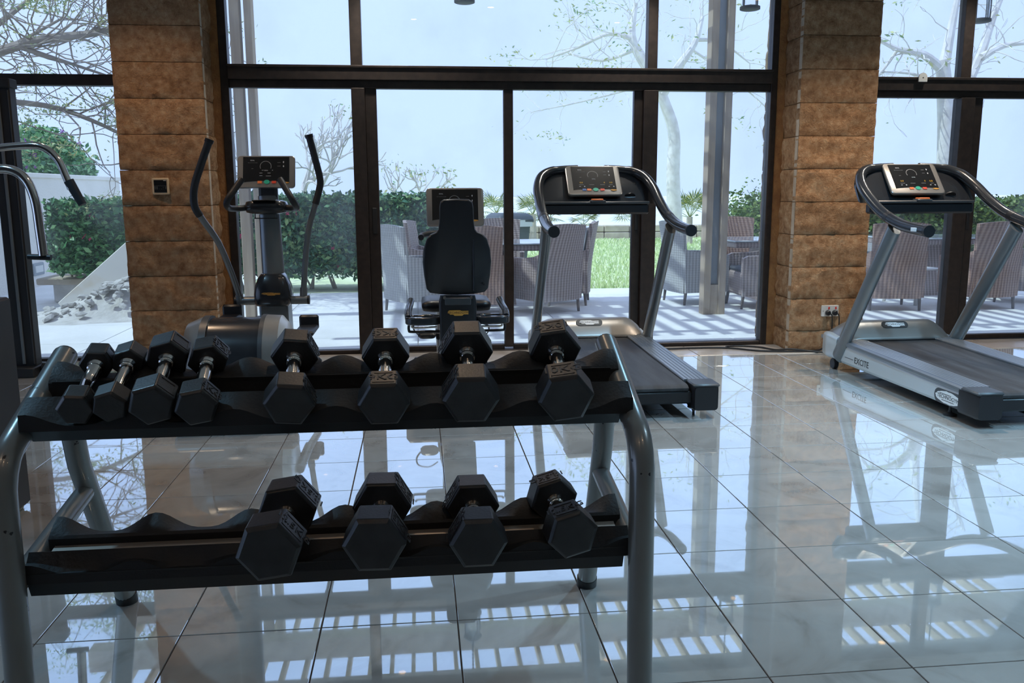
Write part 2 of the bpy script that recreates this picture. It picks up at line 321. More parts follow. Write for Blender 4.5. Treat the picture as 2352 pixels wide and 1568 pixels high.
def copy_tree(o, parent=None):
    c = o.copy(); COL.objects.link(c); c.parent = parent
    for ch in list(o.children): copy_tree(ch, c)
    return c
def catmull(pts, n=6):
    P = [Vector(p) for p in pts]; out = []
    for i in range(len(P)-1):
        p0, p1, p2, p3 = P[max(i-1, 0)], P[i], P[i+1], P[min(i+2, len(P)-1)]
        for k in range(n):
            t = k/n
            out.append(0.5*((2*p1)+(-p0+p2)*t+(2*p0-5*p1+4*p2-p3)*t*t+(-p0+3*p1-3*p2+p3)*t**3))
    out.append(P[-1]); return out
def text_mesh(body, size, depth=0.0008, align='CENTER', shear=0.0):
    cu = bpy.data.curves.new('lettering', 'FONT'); cu.body = body; cu.size = size; cu.extrude = depth; cu.align_x = align; cu.align_y = 'CENTER'; cu.shear = shear; cu.resolution_u = 2
    o = bpy.data.objects.new('lettering_tmp', cu); COL.objects.link(o); bpy.context.view_layer.update()
    me = bpy.data.meshes.new_from_object(o.evaluated_get(bpy.context.evaluated_depsgraph_get()))
    bpy.data.objects.remove(o); bpy.data.curves.remove(cu); me.materials.clear(); return me
_TXT = {}
def text(name, body, size, mat, parent, mw, depth=0.0008):
    k = (body, size, depth, mat)
    if k not in _TXT:
        _TXT[k] = text_mesh(body, size, depth); _TXT[k].materials.append(MT[mat])
    o = bpy.data.objects.new(name, _TXT[k]); COL.objects.link(o); o.parent = parent; o.matrix_local = mw; return o
def rounded_rect(w, h, r, n=5, cx=0, cy=0):
    out = []
    for (sx, sy, a0) in ((1, 1, 0), (-1, 1, PI/2), (-1, -1, PI), (1, -1, 1.5*PI)):
        for k in range(n+1):
            a = a0+PI/2*k/n
            out.append((cx+sx*(w/2-r)+r*math.cos(a), cy+sy*(h/2-r)+r*math.sin(a)))
    return out

# ------------------------------------------------------------------ the room
TS = 0.42
COLS = [(c-2.7763)*TS for c in range(0, 10)]
XS = [COLS[0]-0.298-TS*k for k in range(5, 0, -1)] + [COLS[0]-0.298] + COLS + [COLS[-1]+0.29] + [COLS[-1]+0.29+TS*k for k in range(1, 8)]
YS = [(11.0306-r)*TS for r in range(7, -6, -1)]
floor = struct('floor', B().box(-10.3, 12.1, -3.2, 7.32, -0.12, -0.004), 'grout', 'polished beige marble tile floor of the gym')
_tm = {}
for i in range(len(XS)-1):
    for j in range(len(YS)-1):
        w = round(XS[i+1]-XS[i], 3); h = round(YS[j+1]-YS[j], 3); g = 0.0022
        if (w, h) not in _tm:
            def rr(a, z): return [(-w/2+a, -h/2+a, z), (w/2-a, -h/2+a, z), (w/2-a, h/2-a, z), (-w/2+a, h/2-a, z)]
            me = B().loft([rr(g, -0.01), rr(g, -0.0012), rr(g+0.0012, 0.0)]).mesh('tile'); me.materials.append(MT['tile']); _tm[(w, h)] = me
        o = bpy.data.objects.new('tile', _tm[(w, h)]); COL.objects.link(o); o.parent = floor; o.location = ((XS[i]+XS[i+1])/2, (YS[j]+YS[j+1])/2, 0)
b = B().box(-10.3, XS[0]-0.003, YS[0], YS[-1], -0.01, 0).box(XS[-1]+0.003, 12.1, YS[0], YS[-1], -0.01, 0).box(-10.3, 12.1, -3.2, YS[0]-0.003, -0.01, 0)
obj('floor_remainder', b, 'tile', floor, smooth=0)
b = B(); x = -10.2
while x < 12.1:
    b.cbox(x+0.002, min(x+1.24, 12.1), YS[-1]+0.003, 7.16, -0.03, 0.004, 0.003); x += 1.245
obj('threshold_strip', b, 'threshold', floor, smooth=0)
struct('ceiling', B().box(-10.4, 12.2, -3.2, 7.45, 3.22, 3.34), 'ceiling', 'plain interior ceiling above the gym floor')
struct('wall_back', B().box(-10.4, 12.2, -3.3, -3.1, 0, 3.3), 'plaster', 'plastered interior wall behind the camera')
struct('wall_left', B().box(-10.4, -10.2, -3.2, 7.45, 3.0, 3.3), 'plaster', 'lintel wall over the added side window of the gym')
struct('wall_right', B().box(12.0, 12.2, -3.2, 7.45, 0, 3.3), 'plaster', 'plastered interior wall far beyond the second treadmill')
struct('wall_front', B().box(-10.4, 12.2, 7.14, 7.44, 3.05, 3.6), 'plaster', 'lintel wall over the tall windows')

# stone pillars between the windows
ZC = [0, 0.17, 0.437, 0.70, 0.966, 1.232, 1.495, 1.755, 2.013, 2.272, 2.53, 2.79, 3.05]
def rough_slab(w, h, t, seed, amp=0.018, nx=22, nz=9):
    """quarry-faced slab: rough front facing -y, its sides sawn; local x across, z up, front at y=0, depth t"""
    b = B(); F = []
    for k in range(nz+1):
        for i in range(nx+1):
            u, v = i/nx, k/nz
            x, z = (u-0.5)*w, v*h
            q = Vector((x*9+seed*13.1, z*9+seed*7.7, seed*3.3))
            d = amp*(mnoise.noise(q)*1.3+0.6*mnoise.noise(q*2.3)+0.3*mnoise.noise(q*5))
            e = min(u, 1-u)*w; e2 = min(v, 1-v)*h
            k2 = min(1, min(e, e2)/0.02)
            if i in (0, nx): x += 0.006*mnoise.noise(q*3)
            F.append((x, -0.012*k2+d*(0.35+0.65*k2), z))
    b.v = F[:]
    W_ = nx+1
    for k in range(nz):
        for i in range(nx):
            a = k*W_+i; b.f.append((a, a+1, a+1+W_, a+W_))
    rim = [i for i in range(W_)]+[k*W_+nx for k in range(1, nz+1)]+[nz*W_+i for i in range(nx-1, -1, -1)]+[k*W_ for k in range(nz-1, 0, -1)]
    o = len(b.v); b.v += [(F[i][0], t, F[i][2]) for i in rim]; n = len(rim)
    for k in range(n): b.f.append((rim[k], o+k, o+(k+1) % n, rim[(k+1) % n]))
    return b
def pillar(name, x0, x1, label, seed):
    root = struct(name, B().box(x0+0.05, x1-0.05, 6.90, 7.58, 0, 3.2), 'mortar', label)
    for k in range(len(ZC)-1):
        h = ZC[k+1]-ZC[k]-0.004
        if h <= 0: continue
        # front course, between the two sawn corner returns
        o = obj('stone_block', rough_slab(x1-x0, h, 0.055, seed+k), 'stone', root, smooth=50); o.location = ((x0+x1)/2, 6.845, ZC[k]+0.002)
        ed = B().box(x0-0.001, x0+0.03, 6.852, 6.905, ZC[k]+0.002, ZC[k]+h).box(x1-0.03, x1+0.001, 6.852, 6.905, ZC[k]+0.002, ZC[k]+h)
        obj('sawn_edge', ed, 'stone_edge', root, smooth=0)
        for sx in (-1, 1):
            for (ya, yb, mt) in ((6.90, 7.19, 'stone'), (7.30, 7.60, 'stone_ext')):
                o = obj('stone_block', rough_slab(yb-ya-0.004, h, 0.05, seed+k+31*sx+57*(yb > 7.5), nx=9), mt, root, smooth=50)
                o.rotation_euler = (0, 0, sx*PI/2); o.location = ((x1-0.012) if sx > 0 else (x0+0.012), (ya+yb)/2, ZC[k]+0.002)
                if k == 0: pass
    return root
PL = pillar('pillar_1', -2.20, -1.56, 'rough brown stone block pillar carrying the wall thermostat', 1)
PR = pillar('pillar_2', 3.05, 3.69, 'rough brown stone block pillar carrying the power socket', 200)
# peeling orange filler beside the frames
for i, (xa, xb) in enumerate(((-1.572, -1.50), (2.985, 3.062))):
    b = B(); rings = []
    for k in range(25):
        z = k*3.05/24; j = 0.006*mnoise.noise(Vector((i*5, 0, z*6)))
        rings.append([(xa+j*(i == 0), 7.175, z), (xb+j*(i == 1), 7.175, z), (xb, 7.30, z), (xa, 7.30, z)])
    struct('trim_%d' % (i+1), b.loft(rings), 'filler', 'strip of orange peeling filler between %s stone pillar and window frame' % ('thermostat' if i == 0 else 'socket'), smooth=0)

def bar(parent, name, x0, x1, z0, z1, y0=7.17, y1=7.27, mat='frame'):
    return obj(name, B().cbox(x0, x1, y0, y1, z0, z1, 0.004), mat, parent, smooth=0)
def pane(parent, x0, x1, z0, z1, y=7.225):
    return obj('pane', B().box(x0, x1, y-0.003, y+0.003, z0, z1), 'glass', parent, smooth=0)
w2 = thing('window_2', 'tall bronze framed window wall with sliding glass doors between two stone pillars', None, (0, 0, 0), kind='structure')
H0, HT = 2.135, 2.305
bar(w2, 'jamb', -1.505, -1.443, 0, 3.05); bar(w2, 'jamb', 2.935, 2.99, 0, 3.05)
bar(w2, 'head_rail', -1.443, 2.935, 2.99, 3.05)
bar(w2, 'transom', -1.443, 2.935, 2.195, HT, 7.14, 7.28)
bar(w2, 'transom_lip', -1.443, 2.935, 2.285, HT-0.001, 7.125, 7.16)
bar(w2, 'transom_sash', -1.443, 2.935, H0, 2.196, 7.18, 7.26)
bar(w2, 'mullion', -0.503, -0.414, HT, 2.99); bar(w2, 'mullion', 1.885, 1.965, HT, 2.99)
bar(w2, 'door_post', -0.505, -0.40, 0.0, H0, 7.15, 7.28); bar(w2, 'door_stile', -0.40, -0.311, 0.03, H0, 7.19, 7.25)
bar(w2, 'door_post', 1.855, 1.975, 0.0, H0, 7.15, 7.28); bar(w2, 'door_stile', 1.785, 1.856, 0.03, H0, 7.20, 7.26)
bar(w2, 'meeting_stile', 0.704, 0.781, 0.03, H0, 7.18, 7.25)
bar(w2, 'bottom_rail', -1.443, -0.505, 0.0, 0.034, 7.18, 7.26)
bar(w2, 'bottom_rail', 1.975, 2.935, 0.0, 0.034, 7.18, 7.26)
bar(w2, 'door_bottom_rail', -0.311, 0.704, 0.006, 0.052, 7.19, 7.25); bar(w2, 'door_bottom_rail', 0.781, 1.785, 0.006, 0.052, 7.20, 7.26)
bar(w2, 'door_track', -0.40, 1.86, 0.0, 0.010, 7.15, 7.28)
for (xa, xb, za, zb) in ((-1.443, -0.503, HT, 2.99), (-0.414, 1.885, HT, 2.99), (1.965, 2.935, HT, 2.99), (-1.443, -0.505, 0.034, H0), (-0.311, 0.704, 0.052, H0), (0.781, 1.785, 0.052, H0), (1.975, 2.935, 0.034, H0)):
    pane(w2, xa, xb, za, zb)
bar(w2, 'door_pull', -0.372, -0.333, 0.99, 1.20, 7.182, 7.192, 'rubber_seal'); bar(w2, 'door_pull', 1.805, 1.835, 1.0, 1.20, 7.192, 7.202, 'rubber_seal')
w1 = thing('window_1', 'bronze framed window looking onto the rubble heap and garden wall', None, (0, 0, 0), kind='structure')
XB = [-10.2, -8.3, -6.75, -5.2, -3.66, -2.20]
bar(w1, 'transom', XB[0], XB[-1], 2.14, 2.222); bar(w1, 'bottom_rail', XB[0], XB[-1], 0, 0.022, 7.18, 7.26); bar(w1, 'head_rail', XB[0], XB[-1], 2.99, 3.05)
for x in XB: bar(w1, 'mullion', x-0.03, x+0.03 if x < -3 else x, 0, 2.99, 7.165, 7.275)
for k in range(5):
    pane(w1, XB[k]+0.03, XB[k+1]-0.03, 0.022, 2.14); pane(w1, XB[k]+0.03, XB[k+1]-0.03, 2.222, 2.99)
w4 = thing('window_added', 'unseen long side window added to bring in daylight beyond the weight machine', None, (0, 0, 0), kind='structure')  # side glazing out of view, added to let more daylight into the room
for k in range(7):
    y = -3.1+k*1.70
    obj('mullion', B().cbox(-10.28, -10.20, y-0.03, y+0.03, 0, 3.0, 0.004), 'frame', w4, smooth=0)
    if k < 6: obj('pane', B().box(-10.245, -10.239, y+0.03, y+1.67, 0.03, 3.0), 'glass', w4, smooth=0)
obj('bottom_rail', B().cbox(-10.28, -10.20, -3.1, 7.1, 0, 0.03, 0.004), 'frame', w4, smooth=0)
w3 = thing('window_3', 'bronze framed glass door and window behind the second treadmill', None, (0, 0, 0), kind='structure')
bar(w3, 'jamb', 3.69, 3.73, 0, 3.05); bar(w3, 'jamb', 11.93, 12.0, 0, 3.05); bar(w3, 'head_rail', 3.73, 11.93, 2.99, 3.05)
bar(w3, 'transom', 3.73, 11.93, 2.15, 2.258, 7.14, 7.28); bar(w3, 'transom_lip', 3.73, 11.93, 2.235, 2.257, 7.125, 7.16); bar(w3, 'transom_sash', 3.73, 11.93, 2.095, 2.151, 7.18, 7.26)
bar(w3, 'mullion', 4.60, 4.692, 2.258, 2.99); bar(w3, 'mullion', 7.4, 7.48, 0, 2.99); bar(w3, 'mullion', 9.7, 9.78, 0, 2.99)
bar(w3, 'door_post', 4.615, 4.74, 0, 2.095, 7.15, 7.28); bar(w3, 'door_stile', 4.74, 4.835, 0.03, 2.095, 7.19, 7.25); bar(w3, 'door_stile', 6.10, 6.19, 0.03, 2.095, 7.19, 7.25); bar(w3, 'door_post', 6.19, 6.27, 0, 2.095, 7.15, 7.28)
bar(w3, 'bottom_rail', 3.73, 4.615, 0, 0.034, 7.18, 7.26); bar(w3, 'door_bottom_rail', 4.835, 6.10, 0.006, 0.045, 7.19, 7.25); bar(w3, 'bottom_rail', 6.27, 11.93, 0, 0.034, 7.18, 7.26)
bar(w3, 'door_pull', 4.765, 4.795, 0.98, 1.17, 7.182, 7.192, 'rubber_seal')
for (xa, xb, za, zb) in ((3.73, 4.60, 2.258, 2.99), (4.692, 7.4, 2.258, 2.99), (7.48, 9.7, 2.258, 2.99), (9.78, 11.93, 2.258, 2.99), (3.73, 4.615, 0.034, 2.095), (4.835, 6.10, 0.045, 2.095), (6.27, 7.4, 0.034, 2.095), (7.48, 9.7, 0.034, 2.095), (9.78, 11.93, 0.034, 2.095)):
    pane(w3, xa, xb, za, zb)

# ceiling spotlights: warm recessed lamps, plus cool and neutral ones added as fill light
def spotlight(x, y, label, power, colour=(1.0, 0.70, 0.46)):
    t = thing('ceiling_spotlight', label, 'ceiling light', (x, y, 3.22), 0, 'recessed ceiling spotlights')
    obj('trim_ring', B().lathe([(0.036, 0.0), (0.036, -0.006), (0.055, -0.006), (0.058, 0.0)], (0, 0, 0)), 'silver', t)
    obj('lens', B().lathe([(0.034, 0.0), (0.034, -0.003), (0.001, -0.004)], (0, 0, 0)), 'lens_warm', t)
    ld = bpy.data.lights.new('spot_bulb', 'SPOT'); ld.energy = power; ld.color = colour; ld.spot_size = math.radians(118); ld.spot_blend = 0.8; ld.shadow_soft_size = 0.045
    lo = bpy.data.objects.new('spot_bulb', ld); COL.objects.link(lo); lo.parent = t; lo.location = (0, 0, -0.03)
WARM, COOL_FILL = (1.0, 0.70, 0.46), (0.36, 0.70, 1.0)
for (x, y, pw, c, l) in ((-1.95, 5.9, 62, WARM, 'warm recessed ceiling spotlight washing the thermostat pillar'), (0.8, 5.0, 22, WARM, 'warm recessed ceiling spotlight between bike and first treadmill'), (3.45, 5.6, 210, (1.0, 0.80, 0.62), 'warm recessed ceiling spotlight washing the socket pillar'),
                  (-2.4, 3.4, 150, COOL_FILL, 'cool ceiling spotlight added to brighten the floor beside the weight machine'), (0.0, 4.3, 30, WARM, 'warm recessed ceiling spotlight above the floor behind the rack'), (2.3, 4.3, 270, COOL_FILL, 'cool ceiling spotlight added to brighten the open floor beside the rack'), (4.5, 3.4, 310, COOL_FILL, 'cool ceiling spotlight added to brighten open floor before the second treadmill'), (3.3, 2.2, 250, (0.55, 0.80, 1.0), 'cool ceiling spotlight added to brighten the bare floor near the camera'),  # the cool lamps are added fill, standing in for bluer daylight on the floor
                  (-0.25, 6.72, 100, (1.0, 0.93, 0.82), 'neutral ceiling spotlight added to brighten the threshold behind the bike'), (1.75, 6.72, 100, (1.0, 0.93, 0.82), 'neutral ceiling spotlight added to brighten the threshold behind the first treadmill'), (4.6, 6.72, 70, (1.0, 0.93, 0.82), 'neutral ceiling spotlight added to brighten the threshold beyond the socket pillar'),  # neutral lamps added to brighten the pillar sides and threshold
                  (-1.6, 0.6, 9, WARM, 'warm recessed ceiling spotlight behind the dumbbell rack, first of three'), (-0.4, 0.3, 9, WARM, 'warm recessed ceiling spotlight behind the dumbbell rack, second of three'), (1.2, 0.5, 9, WARM, 'warm recessed ceiling spotlight behind the dumbbell rack, third of three')):
    spotlight(x, y, l, pw, c)

# ------------------------------------------------------------------ dumbbell rack
XL, XR = -0.98, 0.542
rack = thing('dumbbell_rack', 'two-tier silver tube dumbbell rack with black rubber saddle trays', 'dumbbell rack', (-0.22, 2.35, 0))
RO = Vector((-0.22, 2.35, 0))
def loc(p, o=RO): return tuple(Vector(p)-o)
for sx, x in ((-1, XL), (1, XR)):
    y0 = 2.045 if sx < 0 else 2.03
    front = [(x, y0-0.02, 0.0), (x, y0-0.005, 0.25), (x, y0, 0.50), (x, y0+0.002, 0.60)] + [(x, y0+0.03*(1-math.cos(a))+0.075*(1-math.cos(a)), 0.60+0.135*math.sin(a)) for a in (0.3, 0.6, 0.9, 1.15)]
    p = front[-1]; e = (x, 2.475, 0.880); front += [(x, p[1]+(e[1]-p[1])*t, p[2]+(e[2]-p[2])*t) for t in (0.12, 0.5, 1.0)]
    obj('side_tube', B().sweep([loc(q) for q in front], 0.0325, n=20, up=Vector((1, 0, 0))), 'tube', rack)
    obj('tube_cap', B().cyl(loc((x, 2.470, 0.878)), loc((x, 2.482, 0.8825)), 0.0325, 0.030, 20), 'black_plastic', rack)
    yb = 2.745 if sx > 0 else 2.80
    obj('back_leg', B().sweep([loc((x, 2.43, 0.845)), loc((x, 2.50, 0.56)), loc((x, yb-0.02, 0.02))], 0.031, n=18, up=Vector((1, 0, 0))), 'tube', rack)
    obj('foot_cap', B().cyl(loc((x, yb-0.025, 0.035)), loc((x, yb-0.015, 0.0)), 0.034, 0.034, 18), 'black_plastic', rack)
    obj('foot_cap', B().cyl(loc((x, y0-0.02, 0.03)), loc((x, y0-0.021, 0.0)), 0.0355, 0.0355, 18), 'black_plastic', rack)
    obj('lower_strut', B().sweep([loc((x, y0, 0.395)), loc((x, 2.52, 0.468))], 0.027, n=16, up=Vector((1, 0, 0))), 'tube', rack)
def saddle(pts_fn, x0, x1, name, n=84):
    rings = []
    for i in range(n+1):
        x = x0+(x1-x0)*i/n
        w = (0.5+0.5*math.cos(2*PI*(x+0.95)/0.245))**1.5
        rings.append([loc((x, y, z)) for (y, z) in pts_fn(w)])
    return obj(name, B().loft(rings), 'saddle', rack, smooth=30)
# upper tray
saddle(lambda w: [(2.290, 0.80), (2.290, 0.842), (2.296, 0.850), (2.33, 0.848+0.030*w), (2.362, 0.852+0.034*w), (2.366, 0.80)], -0.955, 0.538, 'rear_saddle')
saddle(lambda w: [(2.192, 0.79), (2.186, 0.830), (2.180, 0.832), (2.150, 0.793+0.022*w), (2.122, 0.772+0.030*w), (2.120, 0.760), (2.16, 0.75)], -0.962, 0.538, 'front_saddle')
obj('tray_deck', B().prism([(2.17-2.35, 0.770), (2.31-2.35, 0.812), (2.31-2.35, 0.806), (2.17-2.35, 0.764)], 'x', -0.945-RO.x, 0.515-RO.x), 'steel_tray', rack, smooth=0)
obj('tray_fascia', B().prism([(2.124-2.35, 0.775), (2.135-2.35, 0.778), (2.182-2.35, 0.722), (2.172-2.35, 0.722)], 'x', -0.955-RO.x, 0.512-RO.x), 'black_steel', rack, smooth=0)
obj('rear_flange', B().prism([(2.288-2.35, 0.846), (2.294-2.35, 0.846), (2.302-2.35, 0.80), (2.296-2.35, 0.80)], 'x', -0.945-RO.x, 0.515-RO.x), 'black_steel', rack, smooth=0)
# lower tray
saddle(lambda w: [(2.205, 0.41), (2.202, 0.455), (2.208, 0.462), (2.238, 0.446+0.034*w), (2.268, 0.446+0.046*w), (2.272, 0.41)], -0.955, 0.528, 'rear_saddle')
saddle(lambda w: [(2.104, 0.43), (2.098, 0.466), (2.092, 0.468), (2.075, 0.430+0.018*w), (2.060, 0.418+0.030*w), (2.058, 0.40), (2.09, 0.39)], -0.955, 0.522, 'front_saddle')
obj('tray_deck', B().prism([(2.095-2.35, 0.418), (2.22-2.35, 0.440), (2.22-2.35, 0.434), (2.095-2.35, 0.412)], 'x', -0.94-RO.x, 0.510-RO.x), 'steel_tray', rack, smooth=0)
obj('tray_fascia', B().prism([(2.058-2.35, 0.425), (2.068-2.35, 0.425), (2.092-2.35, 0.360), (2.082-2.35, 0.360)], 'x', -0.955-RO.x, 0.508-RO.x), 'black_steel', rack, smooth=0)

# ------------------------------------------------------------------ dumbbells
def dumbbell(A, dx, slope, Wd, gap, roll, label, grp, marks):
    """A: middle of the rear head's near face; Wd: corner-to-corner width of a head"""
    d = Vector((dx, 1, slope)).normalized(); X = d.cross(Vector((0, 0, 1))).normalized(); Z = X.cross(d)
    Rm = Matrix((X, d, Z)).transposed().to_4x4()
    Lh = 0.028+0.42*Wd; c = Vector(A)-d*(gap/2)
    t = bpy.data.objects.new('dumbbell', None); COL.objects.link(t); t.empty_display_size = 0.05
    t.matrix_world = Matrix.Translation(c) @ Rm @ Matrix.Rotation(math.radians(roll), 4, 'Y')
    tag(t, label, 'dumbbell', grp)
    r = Wd/2
    for s in (1, -1):
        ya, yb = s*gap/2, s*(gap/2+Lh); ch = s*0.007
        def ring(y, q): return [(q*math.cos(PI/3*k), y, q*math.sin(PI/3*k)) for k in range(6)]
        hd = obj('head', B().loft([ring(ya, r*0.93), ring(ya+ch, r), ring(yb-ch, r), ring(yb, r*0.86)]), 'hex_rubber', t, smooth=0, bevel=0.0025)
        ap = r*math.cos(PI/6)
        for (fac, txt) in marks:
            a = math.radians(fac); nx, nz = math.cos(a), math.sin(a)
            cen = Vector((nx*ap, s*(gap/2+Lh/2), nz*ap)); N = Vector((nx, 0, nz)); T = Vector((nz, 0, -nx)); U = Vector((0, 1, 0))
            # frame of the moulded weight plate
            fw, fh = r*0.82, Lh*0.62
            b = B()
            for (ua, ub, va, vb) in ((-fw/2, fw/2, fh/2-0.004, fh/2), (-fw/2, fw/2, -fh/2, -fh/2+0.004), (-fw/2, -fw/2+0.004, -fh/2, fh/2), (fw/2-0.004, fw/2, -fh/2, fh/2)):
                b.add([cen+T*u+U*v+N*w for w in (-0.001, 0.0012) for v in (va, vb) for u in (ua, ub)], [(0, 2, 3, 1), (4, 5, 7, 6), (0, 1, 5, 4), (2, 6, 7, 3), (0, 4, 6, 2), (1, 3, 7, 5)])
            obj('weight_plate', b, 'hex_rubber', hd, smooth=0)
            if txt:
                m4 = Matrix((-T, -U, N)).transposed().to_4x4() if s > 0 else Matrix((T, U, N)).transposed().to_4x4()
                text('weight_lettering', txt, fh*0.78*(0.8 if len(txt) > 4 else 1), 'engrave', hd, Matrix.Translation(cen+N*0.0006) @ m4, 0.0009)
    g = gap/2; hr = 0.0135+0.03*Wd
    obj('handle', B().lathe([(hr*1.35, -g), (hr*1.35, -g+0.006), (hr*0.98, -g+0.012), (hr*0.98, -g+0.016), (hr*1.15, -g+0.018), (hr*1.15, -g+0.023), (hr*0.95, -g+0.025), (hr*1.08, 0), (hr*0.95, g-0.025), (hr*1.15, g-0.023), (hr*1.15, g-0.018), (hr*0.98, g-0.016), (hr*0.98, g-0.012), (hr*1.35, g-0.006), (hr*1.35, g)], (0, 0, 0), 'y', 20), 'chrome', t, smooth=60)
    return t
GU, GL = 'hex dumbbells on the upper rack tray', 'hex dumbbells on the lower rack tray'
DB = [((-0.841, 2.31, 0.881), -0.10, 0.30, 0.088, 0.165, 5, 'smallest black hex dumbbell, at the left end of the upper tray', GU, [(30, '')]),
      ((-0.761, 2.31, 0.883), -0.09, 0.30, 0.088, 0.160, -17, 'small black hex dumbbell, second in the upper row, leaning on its smaller neighbour', GU, []),
      ((-0.662, 2.31, 0.892), -0.09, 0.30, 0.113, 0.165, -15, 'medium black hex dumbbell, third in the upper row from the left', GU, [(30, '')]),
      ((-0.560, 2.31, 0.882), -0.09, 0.30, 0.106, 0.165, -10, 'black hex dumbbell with pale weight plate before the elliptical drum, fourth in the upper row', GU, [(30, '6KG')]),
      ((-0.336, 2.31, 0.887), -0.07, 0.29, 0.125, 0.170, 6, 'black hex dumbbell with plate turned to the right, fifth in the upper row', GU, [(30, '8KG')]),
      ((-0.096, 2.31, 0.883), -0.01, 0.28, 0.129, 0.175, 0, 'black hex dumbbell standing flat, sixth in the upper row', GU, [(90, '9KG')]),
      ((0.123, 2.31, 0.890), 0.02, 0.28, 0.143, 0.175, 0, 'large black hex dumbbell with 10KG plate below the bike logo, seventh in the upper row', GU, [(150, '10KG')]),
      ((0.366, 2.31, 0.887), 0.05, 0.28, 0.143, 0.175, -8, 'large black hex dumbbell with plate on top, at right end of the upper tray', GU, [(90, '10KG')]),
      ((-0.360, 2.20, 0.497), 0.05, 0.06, 0.160, 0.125, -9, 'largest black hex dumbbell, leftmost on the lower tray, tilted to one side', GL, [(30, '12.5KG')]),
      ((-0.113, 2.20, 0.502), 0.05, 0.06, 0.156, 0.125, 0, 'large black hex dumbbell, second from the left on the lower tray', GL, [(30, '15KG')]),
      ((0.127, 2.20, 0.492), -0.005, 0.06, 0.145, 0.125, 0, 'black hex dumbbell with dusty blue-lit top, third from the left on the lower tray', GL, [(150, '12KG')]),
      ((0.348, 2.20, 0.500), -0.07, 0.06, 0.132, 0.125, -15, 'black hex dumbbell with 12.5KG plate on top, rightmost on the lower tray', GL, [(90, '12.5KG')])]
for q in DB: dumbbell(*q)

